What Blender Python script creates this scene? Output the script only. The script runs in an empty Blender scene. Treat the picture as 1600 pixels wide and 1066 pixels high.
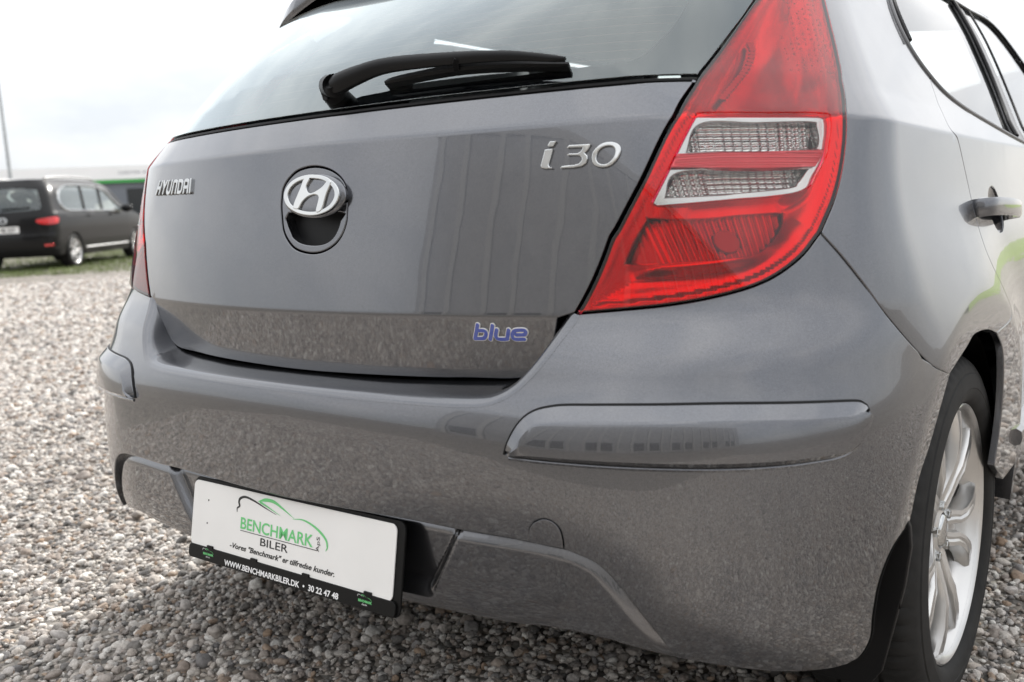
import bpy, bmesh, math, random
import numpy as np
from mathutils import Vector, Matrix
from mathutils.geometry import delaunay_2d_cdt
random.seed(7); RNG = np.random.default_rng(7)
SC = bpy.context.scene
COL = SC.collection

# ------------------------------------------------------------------ camera
cam_d = bpy.data.cameras.new('camera')
cam = bpy.data.objects.new('camera', cam_d); COL.objects.link(cam)
yaw, pitch, roll = 0.64835, -0.15167, -0.05166
fw = Vector((-math.sin(yaw)*math.cos(pitch), math.cos(yaw)*math.cos(pitch), math.sin(pitch)))
rt = Vector((math.cos(yaw), math.sin(yaw), 0)); up = rt.cross(fw)
r2 = rt*math.cos(roll)+up*math.sin(roll); u2 = up*math.cos(roll)-rt*math.sin(roll)
cam.matrix_world = Matrix(((r2.x, u2.x, -fw.x, 1.21481), (r2.y, u2.y, -fw.y, -0.94573), (r2.z, u2.z, -fw.z, 0.91928), (0, 0, 0, 1)))
cam_d.sensor_width = 36; cam_d.lens = 1485.57/1600*36
cam_d.clip_start = 0.05; cam_d.clip_end = 2000
cam_d.dof.use_dof = True; cam_d.dof.focus_distance = 1.62; cam_d.dof.aperture_fstop = 4.5
SC.camera = cam

# ------------------------------------------------------------------ sky and sun (bright overcast)
W = bpy.data.worlds.new('World'); SC.world = W; W.use_nodes = True
nt = W.node_tree; nt.nodes.clear()
def nn(t, typ, **kw):
    n = t.nodes.new(typ)
    for k, v in kw.items(): setattr(n, k, v)
    return n
SUN_EL, SUN_AZ = math.radians(37), math.radians(-6)      # az: clockwise from +Y
sky = nn(nt, 'ShaderNodeTexSky', sky_type='NISHITA', sun_disc=False, sun_elevation=SUN_EL, sun_rotation=SUN_AZ)
tc = nn(nt, 'ShaderNodeTexCoord'); mp = nn(nt, 'ShaderNodeMapping'); mp.inputs['Scale'].default_value = (1.0, 1.0, 2.6)
nz = nn(nt, 'ShaderNodeTexNoise'); nz.inputs['Scale'].default_value = 2.6; nz.inputs['Detail'].default_value = 6; nz.inputs['Roughness'].default_value = .55
cr_ = nn(nt, 'ShaderNodeValToRGB'); cr_.color_ramp.elements[0].position = .33; cr_.color_ramp.elements[1].position = .68
cr_.color_ramp.elements[0].color = (.75, .78, .825, 1); cr_.color_ramp.elements[1].color = (1.16, 1.15, 1.14, 1)
sx = nn(nt, 'ShaderNodeSeparateXYZ')
mr = nn(nt, 'ShaderNodeMapRange'); mr.inputs['From Min'].default_value = 0; mr.inputs['From Max'].default_value = 1
mr.inputs['To Min'].default_value = .87; mr.inputs['To Max'].default_value = 1.72
mul = nn(nt, 'ShaderNodeVectorMath', operation='SCALE')
skm = nn(nt, 'ShaderNodeVectorMath', operation='SCALE'); skm.inputs['Scale'].default_value = .1
mix = nn(nt, 'ShaderNodeMix', data_type='RGBA'); mix.inputs['Factor'].default_value = .88
bg = nn(nt, 'ShaderNodeBackground'); bg.inputs['Strength'].default_value = 1.0
wo = nn(nt, 'ShaderNodeOutputWorld'); lk = nt.links.new
lk(tc.outputs['Generated'], mp.inputs['Vector']); lk(mp.outputs['Vector'], nz.inputs['Vector']); lk(nz.outputs['Fac'], cr_.inputs['Fac'])
lk(tc.outputs['Generated'], sx.inputs['Vector']); lk(sx.outputs['Z'], mr.inputs['Value'])
lk(cr_.outputs['Color'], mul.inputs[0]); lk(mr.outputs['Result'], mul.inputs['Scale'])
lk(sky.outputs['Color'], skm.inputs[0])
lk(skm.outputs[0], mix.inputs[6]); lk(mul.outputs[0], mix.inputs[7])
lk(mix.outputs[2], bg.inputs['Color']); lk(bg.outputs['Background'], wo.inputs['Surface'])
sun_d = bpy.data.lights.new('sun', 'SUN'); sun_d.energy = 5.0; sun_d.angle = math.radians(8); sun_d.color = (1, .965, .91)
sun = bpy.data.objects.new('sun', sun_d); COL.objects.link(sun)
sdir = Vector((math.sin(SUN_AZ)*math.cos(SUN_EL), math.cos(SUN_AZ)*math.cos(SUN_EL), math.sin(SUN_EL)))
sun.rotation_euler = (-sdir).to_track_quat('-Z', 'Y').to_euler()
vs = SC.view_settings; vs.view_transform = 'Standard'; vs.look = 'None'; vs.exposure = 0.38; vs.gamma = 1; vs.use_curve_mapping = False
SC.render.engine = 'CYCLES'
SC.cycles.max_bounces = 12; SC.cycles.transparent_max_bounces = 16; SC.cycles.glossy_bounces = 5; SC.cycles.caustics_reflective = False
SC.cycles.use_denoising = True

# ------------------------------------------------------------------ materials
def pmat(name, base, metal=0., rough=.5, coat=0., coat_r=.02, spec=.5, noise=None, bump=None):
    m = bpy.data.materials.new(name); m.use_nodes = True; t = m.node_tree
    p = t.nodes['Principled BSDF']
    p.inputs['Base Color'].default_value = (*base, 1); p.inputs['Metallic'].default_value = metal
    p.inputs['Roughness'].default_value = rough; p.inputs['Coat Weight'].default_value = coat
    p.inputs['Coat Roughness'].default_value = coat_r; p.inputs['Specular IOR Level'].default_value = spec
    if noise or bump:
        co = t.nodes.new('ShaderNodeTexCoord')
    if noise:                                  # (scale, amount): mottles the base colour
        n = t.nodes.new('ShaderNodeTexNoise'); n.inputs['Scale'].default_value = noise[0]; n.inputs['Detail'].default_value = 5
        r = t.nodes.new('ShaderNodeValToRGB'); r.color_ramp.elements[0].position = .3; r.color_ramp.elements[1].position = .7
        r.color_ramp.elements[0].color = (*[c*(1-noise[1]) for c in base], 1); r.color_ramp.elements[1].color = (*[min(1, c*(1+noise[1])) for c in base], 1)
        t.links.new(co.outputs['Object'], n.inputs['Vector']); t.links.new(n.outputs['Fac'], r.inputs['Fac']); t.links.new(r.outputs['Color'], p.inputs['Base Color'])
    if bump:                                   # (scale, strength, distance)
        n = t.nodes.new('ShaderNodeTexNoise'); n.inputs['Scale'].default_value = bump[0]; n.inputs['Detail'].default_value = 4
        b = t.nodes.new('ShaderNodeBump'); b.inputs['Strength'].default_value = bump[1]; b.inputs['Distance'].default_value = bump[2]
        t.links.new(co.outputs['Object'], n.inputs['Vector']); t.links.new(n.outputs['Fac'], b.inputs['Height']); t.links.new(b.outputs['Normal'], p.inputs['Normal'])
    return m
def thin_glass(name, tint, rough=.01, ior=1.5, boost=1.0, gcol=(1, 1, 1)):
    """one thin sheet: Fresnel gloss over tinted see-through"""
    m = bpy.data.materials.new(name); m.use_nodes = True; t = m.node_tree; t.nodes.clear()
    f = nn(t, 'ShaderNodeFresnel'); f.inputs['IOR'].default_value = ior
    g = nn(t, 'ShaderNodeBsdfGlossy'); g.inputs['Roughness'].default_value = rough; g.inputs['Color'].default_value = (*gcol, 1)
    tr = nn(t, 'ShaderNodeBsdfTransparent'); tr.inputs['Color'].default_value = (*tint, 1)
    mx = nn(t, 'ShaderNodeMixShader'); o = nn(t, 'ShaderNodeOutputMaterial')
    ml = nn(t, 'ShaderNodeMath', operation='MULTIPLY', use_clamp=True); ml.inputs[1].default_value = boost
    t.links.new(f.outputs[0], ml.inputs[0]); t.links.new(ml.outputs[0], mx.inputs[0]); t.links.new(tr.outputs[0], mx.inputs[1]); t.links.new(g.outputs[0], mx.inputs[2]); t.links.new(mx.outputs[0], o.inputs['Surface'])
    return m
def paint_mat(name, base):
    m = pmat(name, base, metal=.92, rough=.24, coat=1., coat_r=.007)
    m.node_tree.nodes['Principled BSDF'].inputs['Coat IOR'].default_value = 1.58
    t = m.node_tree; p = t.nodes['Principled BSDF']; co = t.nodes.new('ShaderNodeTexCoord')
    fl = t.nodes.new('ShaderNodeTexVoronoi'); fl.inputs['Scale'].default_value = 900     # metallic flake
    r = t.nodes.new('ShaderNodeMix'); r.data_type = 'RGBA'; r.inputs[6].default_value = (*[c*.9 for c in base], 1); r.inputs[7].default_value = (*[c*1.12 for c in base], 1)
    sp = t.nodes.new('ShaderNodeSeparateColor'); t.links.new(co.outputs['Object'], fl.inputs['Vector']); t.links.new(fl.outputs['Color'], sp.inputs[0]); t.links.new(sp.outputs[0], r.inputs[0])
    dn = t.nodes.new('ShaderNodeTexNoise'); dn.inputs['Scale'].default_value = 7; dn.inputs['Detail'].default_value = 9; dn.inputs['Roughness'].default_value = .72
    sp2 = t.nodes.new('ShaderNodeTexVoronoi'); sp2.inputs['Scale'].default_value = 130; sp2.inputs['Randomness'].default_value = 1
    rs = t.nodes.new('ShaderNodeValToRGB'); rs.color_ramp.elements[0].position = .05; rs.color_ramp.elements[0].color = (1, 1, 1, 1); rs.color_ramp.elements[1].position = .12; rs.color_ramp.elements[1].color = (0, 0, 0, 1)
    dr = t.nodes.new('ShaderNodeMapRange'); dr.inputs['From Min'].default_value = .42; dr.inputs['From Max'].default_value = .75; dr.inputs['To Max'].default_value = .16
    pz = t.nodes.new('ShaderNodeSeparateXYZ'); hz = t.nodes.new('ShaderNodeMapRange'); hz.inputs['From Min'].default_value = .62; hz.inputs['From Max'].default_value = .22; hz.inputs['To Min'].default_value = .35; hz.inputs['To Max'].default_value = 1.5
    m1 = t.nodes.new('ShaderNodeMath'); m1.operation = 'MULTIPLY'; m2 = t.nodes.new('ShaderNodeMath'); m2.operation = 'MULTIPLY'; m2.inputs[1].default_value = .12; m3 = t.nodes.new('ShaderNodeMath'); m3.operation = 'ADD'; m3.use_clamp = True
    dm = t.nodes.new('ShaderNodeMix'); dm.data_type = 'RGBA'; dm.inputs[7].default_value = (.30, .27, .235, 1)
    lk_ = t.links.new; lk_(co.outputs['Object'], dn.inputs['Vector']); lk_(co.outputs['Object'], sp2.inputs['Vector']); lk_(co.outputs['Object'], pz.inputs[0]); lk_(pz.outputs['Z'], hz.inputs['Value']); lk_(dn.outputs['Fac'], dr.inputs['Value'])
    lk_(dr.outputs['Result'], m1.inputs[0]); lk_(hz.outputs['Result'], m1.inputs[1]); lk_(sp2.outputs['Distance'], rs.inputs['Fac']); lk_(rs.outputs['Color'], m2.inputs[0]); lk_(m1.outputs[0], m3.inputs[0]); lk_(m2.outputs[0], m3.inputs[1])
    lk_(m3.outputs[0], dm.inputs[0]); lk_(r.outputs[2], dm.inputs[6]); lk_(dm.outputs[2], p.inputs['Base Color'])
    iv_ = t.nodes.new('ShaderNodeMath'); iv_.operation = 'SUBTRACT'; iv_.inputs[0].default_value = 1.0; lk_(m3.outputs[0], iv_.inputs[1]); lk_(iv_.outputs[0], p.inputs['Coat Weight'])
    n = t.nodes.new('ShaderNodeTexNoise'); n.inputs['Scale'].default_value = 260; n.inputs['Detail'].default_value = 2    # orange peel in the clear coat
    b = t.nodes.new('ShaderNodeBump'); b.inputs['Strength'].default_value = .012; b.inputs['Distance'].default_value = .0006
    t.links.new(co.outputs['Object'], n.inputs['Vector']); t.links.new(n.outputs['Fac'], b.inputs['Height'])
    wv = t.nodes.new('ShaderNodeTexNoise'); wv.inputs['Scale'].default_value = 11; wv.inputs['Detail'].default_value = 1      # slight waviness of pressed sheet metal
    b2 = t.nodes.new('ShaderNodeBump'); b2.inputs['Strength'].default_value = 1; b2.inputs['Distance'].default_value = .0003
    t.links.new(co.outputs['Object'], wv.inputs['Vector']); t.links.new(wv.outputs['Fac'], b2.inputs['Height']); t.links.new(b2.outputs['Normal'], b.inputs['Normal'])
    t.links.new(b.outputs['Normal'], p.inputs['Coat Normal']); t.links.new(b2.outputs['Normal'], p.inputs['Normal'])
    return m
MAT = dict(
    paint=paint_mat('grey_metallic_paint', (.114, .118, .130)),
    black=pmat('black_void', (.004, .004, .004), rough=.9, spec=.1),
    trim=pmat('black_plastic', (.005, .005, .0055), rough=.45, spec=.22, bump=(900, .15, .0005)),
    gloss_black=pmat('gloss_black', (.008, .008, .009), rough=.06),
    frit=pmat('black_frit', (.003, .003, .004), rough=.6, spec=0.),
    chrome=pmat('chrome', (.55, .56, .56), metal=1, rough=.05),
    reflector=pmat('lamp_reflector', (.78, .78, .77), metal=1, rough=.12),
    silver=pmat('silver_wheel_paint', (.56, .555, .545), metal=.8, rough=.3, coat=.6, coat_r=.06, noise=(14, .07)),
    disc=pmat('brake_steel', (.25, .24, .23), metal=.9, rough=.4, noise=(60, .3)),
    tyre=pmat('tyre_rubber', (.012, .0118, .0115), rough=.72, spec=.3, noise=(35, .35), bump=(260, .2, .001)),
    blue=pmat('blue_enamel', (.035, .065, .32), rough=.15, coat=1),
    whitel=pmat('pale_edge', (.72, .73, .74), metal=.6, rough=.2),
    plate=pmat('white_plate', (.80, .79, .77), rough=.32, noise=(9, .03)),
    plate_black=pmat('plate_holder_plastic', (.005, .005, .005), rough=.4, spec=.18),
    ink_black=pmat('black_ink', (.01, .01, .01), rough=.5), ink_green=pmat('green_ink', (.15, .56, .20), rough=.5), ink_white=pmat('white_ink', (.8, .8, .8), rough=.5),
    red_lens=thin_glass('red_lens', (.84, .0015, .036), .010, 1.5, 1.15),
    clear_lens=thin_glass('clear_lens', (.97, .97, .96), .012, 1.5),
    red_in=pmat('red_reflector', (.97, .06, .17), metal=.8, rough=.2),
    red_dark=pmat('dark_red_cell', (.75, .12, .12), metal=.9, rough=.16),
    amber=pmat('led_white', (.95, .9, .8), rough=.2),
    glass=thin_glass('tinted_glass', (.90, .97, .96), .006, 1.52, 2.3, (.93, 1, 1)),
    side_glass=thin_glass('side_glass', (.86, .91, .90), .006, 1.52, 1.2),
    cabin=pmat('grey_cabin', (.11, .11, .11), rough=.75), seat=pmat('seat_cloth', (.14, .14, .145), rough=.9, noise=(300, .3)),
    bezel=pmat('lamp_bezel', (.50, .49, .48), metal=1, rough=.16), red_bar=pmat('red_bar_plastic', (.95, .04, .06), metal=.35, rough=.15, coat=1), seal=pmat('grey_seal', (.16, .16, .165), rough=.3), headliner=pmat('pale_headliner', (.80, .79, .76), rough=.9), red_wall=pmat('dark_red_wall', (.85, .05, .07), rough=.3),
    hair=pmat('heating_wire', (.20, .11, .07), rough=.6),
    van=pmat('black_van_paint', (.0025, .0025, .003), rough=.3, coat=.3, coat_r=.02, spec=.2),
)

# ------------------------------------------------------------------ scene-graph helpers
def tag(o, label=None, cat=None, group=None, kind=None):
    for k, v in (('label', label), ('category', cat), ('group', group), ('kind', kind)):
        if v: o[k] = v
    return o
def empty(name, loc=(0, 0, 0), rz=0., parent=None):
    o = bpy.data.objects.new(name, None); COL.objects.link(o); o.location = loc; o.rotation_euler = (0, 0, rz); o.parent = parent
    o.empty_display_size = .05
    return o
def mobj(name, verts, faces, mat, parent=None, normals=None, smooth=True):
    me = bpy.data.meshes.new(name)
    me.from_pydata([tuple(map(float, v)) for v in verts], [], [tuple(map(int, f)) for f in faces])
    me.materials.append(MAT[mat] if isinstance(mat, str) else mat)
    me.polygons.foreach_set('use_smooth', [smooth]*len(me.polygons)); me.update()
    if normals is not None:
        me.normals_split_custom_set_from_vertices([tuple(map(float, n)) for n in normals])
    o = bpy.data.objects.new(name, me); COL.objects.link(o); o.parent = parent
    return o
def bm_obj(name, bm, mat, parent=None, bevel=0., angle=30, smooth=True):
    bmesh.ops.recalc_face_normals(bm, faces=bm.faces[:])
    for e in bm.edges:
        e.smooth = not (len(e.link_faces) == 2 and e.calc_face_angle(0) > math.radians(angle))
    for f in bm.faces: f.smooth = smooth
    me = bpy.data.meshes.new(name); bm.to_mesh(me); bm.free()
    me.materials.append(MAT[mat] if isinstance(mat, str) else mat)
    o = bpy.data.objects.new(name, me); COL.objects.link(o); o.parent = parent
    if bevel:
        b = o.modifiers.new('bevel', 'BEVEL'); b.width = bevel; b.segments = 2; b.limit_method = 'ANGLE'; b.angle_limit = math.radians(angle); b.harden_normals = True
    return o
def box(bm, x0, x1, y0, y1, z0, z1, M=None):
    v = [bm.verts.new((M @ Vector(p)) if M else p) for p in ((x0, y0, z0), (x1, y0, z0), (x1, y1, z0), (x0, y1, z0), (x0, y0, z1), (x1, y0, z1), (x1, y1, z1), (x0, y1, z1))]
    for f in ((3, 2, 1, 0), (4, 5, 6, 7), (0, 1, 5, 4), (1, 2, 6, 5), (2, 3, 7, 6), (3, 0, 4, 7)): bm.faces.new([v[i] for i in f])
def grid_faces(n, m, closed_n=False, closed_m=False):
    F = []
    for i in range(n if closed_n else n-1):
        for j in range(m if closed_m else m-1):
            F.append((i*m+j, i*m+(j+1) % m, ((i+1) % n)*m+(j+1) % m, ((i+1) % n)*m+j))
    return F
def sweep(name, pts, prof, mat, parent=None, ups=None, caps=True, scale=None):
    """profile (x,y) swept along pts; y is kept near the given up vector"""
    pts = [Vector(p) for p in pts]; V = []
    for i, p in enumerate(pts):
        t = (pts[min(i+1, len(pts)-1)]-pts[max(i-1, 0)]).normalized()
        upv = Vector(ups[i] if ups else (0, 0, 1)); s = t.cross(upv).normalized(); u = s.cross(t)
        k = scale[i] if scale else 1.
        kx, ky = k if isinstance(k, tuple) else (k, k)
        for a, b in prof: V.append(p+s*a*kx+u*b*ky)
    n, m = len(pts), len(prof); F = grid_faces(n, m, closed_m=True)
    if caps: F += [tuple(range(m))[::-1], tuple(range((n-1)*m, n*m))]
    bm = bmesh.new(); vs_ = [bm.verts.new(v) for v in V]
    for f in F: bm.faces.new([vs_[i] for i in f])
    return bm_obj(name, bm, mat, parent, angle=40)
def circ(r, n=10, ry=None): return [(r*math.cos(2*math.pi*i/n), (ry or r)*math.sin(2*math.pi*i/n)) for i in range(n)]
def text_data(txt, size, shear=0., bold=0., spacing=1., align='LEFT'):
    cu = bpy.data.curves.new('lettering', 'FONT'); cu.body = txt; cu.size = size; cu.shear = shear; cu.offset = bold; cu.space_character = spacing; cu.align_x = align; cu.extrude = 0; cu.resolution_u = 4
    ob = bpy.data.objects.new('lettering', cu); COL.objects.link(ob); bpy.context.view_layer.update()
    me = bpy.data.meshes.new_from_object(ob.evaluated_get(bpy.context.evaluated_depsgraph_get()))
    V = np.array([v.co[:] for v in me.vertices]); F = [tuple(p.vertices) for p in me.polygons]
    bpy.data.objects.remove(ob); bpy.data.curves.remove(cu); bpy.data.meshes.remove(me)
    return V, F

# ------------------------------------------------------------------ body surface: plan sections stacked over height
def natural(xs, ys):
    xs = np.asarray(xs, float); ys = np.asarray(ys, float); n = len(xs)
    if n == 2: return lambda t: (ys[0]+(t-xs[0])*(ys[1]-ys[0])/(xs[1]-xs[0]))
    h = np.diff(xs); A = np.zeros((n, n)); b = np.zeros(n); A[0, 0] = A[-1, -1] = 1
    for i in range(1, n-1):
        A[i, i-1] = h[i-1]; A[i, i] = 2*(h[i-1]+h[i]); A[i, i+1] = h[i]
        b[i] = 3*((ys[i+1]-ys[i])/h[i]-(ys[i]-ys[i-1])/h[i-1])
    c = np.linalg.solve(A, b)
    def f(t):
        i = np.clip(np.searchsorted(xs, t)-1, 0, n-2); d = t-xs[i]; hh = h[i]
        return ys[i]+((ys[i+1]-ys[i])/hh-hh*(2*c[i]+c[i+1])/3)*d+c[i]*d*d+(c[i+1]-c[i])/(3*hh)*d**3
    return f
class Prof:
    def __init__(s, *segs, r=.004): s.segs = [(a[0], a[-1], natural(a, b)) for a, b in segs]; s.r = r
    def raw(s, v):
        v = np.asarray(v, float); out = s.segs[0][2](np.minimum(v, s.segs[0][1]))
        for a, b, f in s.segs[1:]: out = np.where(v > a, f(np.clip(v, a, None)), out)
        return out
    def __call__(s, v):
        v = np.asarray(v, float)
        if s.r == 0 or len(s.segs) == 1: return s.raw(v)
        return sum(s.raw(v+s.r*k) for k in (-1, -.6, -.2, .2, .6, 1))/6
def ss(a, b, x):
    t = np.clip((x-a)/(b-a), 0, 1); return t*t*(3-2*t)
class Surf:
    """|a| 0..1 rear face, 1..2 corner, >2 side (forward); v is the height at the rear"""
    def __init__(s, yc, k, W, rx, ry, drop, p=2.35, ymax=2.2, taper=.03, front=2.7, flare=None):
        s.yc, s.k, s.W, s.rx, s.ry, s.drop, s.p, s.ymax, s.taper, s.front, s.flare = yc, k, W, rx, ry, drop, p, ymax, taper, front, flare
        s.ta = np.linspace(0, 4, 801); q = s.Q(s.ta, np.full(801, .8)); s.tl = np.r_[0, np.cumsum(np.linalg.norm(np.diff(q, axis=0), axis=1))]
    def L(s, a): a = np.asarray(a, float); return np.sign(a)*np.interp(np.abs(a), s.ta, s.tl)
    def A(s, l): l = np.asarray(l, float); return np.sign(l)*np.interp(np.abs(l), s.tl, s.ta)
    def Q(s, a, v):
        a, v = np.broadcast_arrays(np.asarray(a, float), np.asarray(v, float))
        yc, k, W, rx, ry = s.yc(v), s.k(v), s.W(v), s.rx(v), s.ry(v); p = s.p; aa = np.abs(a)
        th = np.clip(aa-1, 0, 1)*np.pi/2
        fa = rx*(1-np.sin(th)**(2/p)); fb = ry*(1-np.cos(th)**(2/p)); y = yc+.2
        for _ in range(12):
            Wy = W-s.taper*np.clip(1.3-y, 0, None)**2-.06*np.clip(y-s.front, 0, None)**2
            x = np.where(aa < 1, aa*(Wy-rx), Wy-fa)
            y = yc+k*np.minimum(x, 1)**2+fb+np.where(aa > 2, (aa-2)*s.ymax, 0)
        z = v-s.drop(y, v)
        if s.flare: x = x+s.flare(y, z)*(aa > 1)
        return np.stack([np.where(a < 0, -x, x), y, z], -1)
    def N(s, a, v, e=1e-4):
        a = np.asarray(a, float); v = np.asarray(v, float)
        n = np.cross(s.Q(a+e, v)-s.Q(a-e, v), s.Q(a, v+e)-s.Q(a, v-e)); return n/np.linalg.norm(n, axis=-1, keepdims=True)
def car_drop(y, v):
    t = np.clip(y-.25, 0, None); return .08*t/(1+.9*t)*ss(.6, 1.0, v)
def arch_flare(y,z):
    f=0
    for yc in (.755,3.405):
        d=np.hypot(y-yc,z-.305); t=(.60-d)/.185; k=.035
        t=np.clip(t,0,None); t1=1-k*np.logaddexp(0,(1-t)/k)   # soft stop at 1
        f=f+.023*np.clip(t1,0,None)**2
    return f
P = [0.09055, 0.0682, 0.09014, 0.11802, 0.15857, 0.29, 0.44, 0.6, 0.26159, 0.26708, 0.28038, 0.1, 0.876, 0.857, 0.84306, 0.73505, 0.23771, 0.33538, 0.3592, 0.25898, 0.22993, 0.2796]
BODY = Surf(Prof(([.6, .752], P[:2]), ([.752, .88, 1.015], P[1:4]), ([1.015, 1.071], P[3:5]), ([1.071, 1.2, 1.32, 1.44], P[4:8])),
    Prof(([.6, .752, 1.015, 1.1, 1.2, 1.32, 1.44], [P[8], P[8], P[9], P[10]-.01, .22, .13, P[11]])),
    Prof(([.2, .5, .65, .8, .9, 1.015], [.86, .884, .890, P[12], P[13], P[14]]), ([1.015, 1.071], [P[14], P[14]-.038]), ([1.071, 1.2, 1.3, 1.44], [P[14]-.038, P[15], P[15]-.05, P[15]-.14])),
    Prof(([.2, .75, 1.015, 1.44], [P[16], P[16], P[17], P[18]])), Prof(([.2, .75, 1.015, 1.44], [P[19], P[19], P[20], P[21]])), car_drop, flare=arch_flare)
G = [0.074, 0.03064, 0.01603, 0.01242, 0.01093, 0.01525, 0.03095, 0.04319, 0.14012, 0.1328, 0.17062, 0.84978, 0.86452, 0.87258, 0.88205, 0.88814, 0.88711, 0.34064, 0.28494, 0.27069, 0.26413]
_g = lambda f, vs_: [float(f(v)) for v in vs_]
BUMP = Surf(Prof(([.22, .30, .40, .50, .57, .62, .66, .70, .752, .8, .85, .9], G[:8]+_g(BODY.yc, [.754, .8, .85, .9]))),
    Prof(([.22, .45, .6, .75, .9], G[8:11]+_g(BODY.k, [.75, .9]))),
    Prof(([.22, .3, .4, .5, .6, .66, .75, .8, .9], G[11:17]+_g(BODY.W, [.75, .8, .9]))),
    Prof(([.22, .45, .6, .68, .75, .8, .9], [G[17]]*3+[G[19]]+_g(BODY.rx, [.75, .8, .9]))), Prof(([.22, .45, .6, .68, .75, .8, .9], [G[18]]*3+[G[20]]+_g(BODY.ry, [.75, .8, .9]))),
    lambda y, v: car_drop(y, v)*ss(.6, .75, v), flare=arch_flare)

# ------------------------------------------------------------------ panels cut from a surface
def smooth_seg(pts, n=8):
    p = np.asarray(pts, float)
    if len(p) < 3: return p
    e = np.vstack([2*p[0]-p[1], p, 2*p[-1]-p[-2]]); out = []
    for i in range(1, len(e)-2):
        p0, p1, p2, p3 = e[i-1:i+3]
        for t in np.linspace(0, 1, n, endpoint=False):
            out.append(.5*(2*p1+(p2-p0)*t+(2*p0-5*p1+4*p2-p3)*t*t+(3*p1-p0-3*p2+p3)*t**3))
    out.append(p[-1]); return np.array(out)
def loop(*segs, smooth=True):
    out = []
    for s in segs:
        q = smooth_seg(s) if smooth else np.asarray(s, float)
        if out and np.abs(out[-1]-q[0]).max() < 2e-3: q = q[1:]
        out += list(q)
    if np.abs(out[0]-out[-1]).max() < 2e-3: out = out[:-1]
    return np.array(out)
def closed_smooth(pts, n=6):
    p = np.asarray(pts, float); out = []
    for i in range(len(p)):
        p0, p1, p2, p3 = p[i-1], p[i], p[(i+1) % len(p)], p[(i+2) % len(p)]
        for t in np.linspace(0, 1, n, endpoint=False):
            out.append(.5*(2*p1+(p2-p0)*t+(2*p0-5*p1+4*p2-p3)*t*t+(3*p1-p0-3*p2+p3)*t**3))
    return np.array(out)
def mir(pts): return [(-a, v) for a, v in pts]
def densify(p, h):
    out = []
    for i in range(len(p)):
        q = p[(i+1) % len(p)]; d = np.linalg.norm(q-p[i]); n = max(1, int(math.ceil(d/h)))
        for k in range(n): out.append(p[i]+(q-p[i])*k/n)
    return np.array(out)
def area(p): x, y = p[:, 0], p[:, 1]; return .5*np.sum(x*np.roll(y, -1)-np.roll(x, -1)*y)
def inset(p, d):
    """moves a CCW loop inwards by d (a CW loop outwards)"""
    t = np.roll(p, -1, 0)-np.roll(p, 1, 0); t /= np.linalg.norm(t, axis=1, keepdims=True)+1e-12
    return p+d*np.c_[-t[:, 1], t[:, 0]]
def inside(pt, poly):
    if len(pt) > 4000: return np.concatenate([inside(pt[i:i+4000], poly) for i in range(0, len(pt), 4000)])
    x, y = pt[:, 0][:, None], pt[:, 1][:, None]; x0, y0 = poly[:, 0][None], poly[:, 1][None]; x1, y1 = np.roll(poly[:, 0], -1)[None], np.roll(poly[:, 1], -1)[None]
    c = ((y0 > y) != (y1 > y)) & (x < (x1-x0)*(y-y0)/(y1-y0+1e-15)+x0)
    return c.sum(1) % 2 == 1
def near_flare(X):
    d = np.hypot(X[:, 1]-.755, X[:, 2]-.305); return np.abs(d-.412) < .022
def dist_to(pt, poly):
    if len(pt) > 1500: return np.concatenate([dist_to(pt[i:i+1500], poly) for i in range(0, len(pt), 1500)])
    a = poly[None]; b = np.roll(poly, -1, 0)[None]; d = b-a; p = pt[:, None]
    t = np.clip(((p-a)*d).sum(-1)/((d*d).sum(-1)+1e-15), 0, 1); return np.linalg.norm(p-a-d*t[..., None], axis=-1).min(1)
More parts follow.
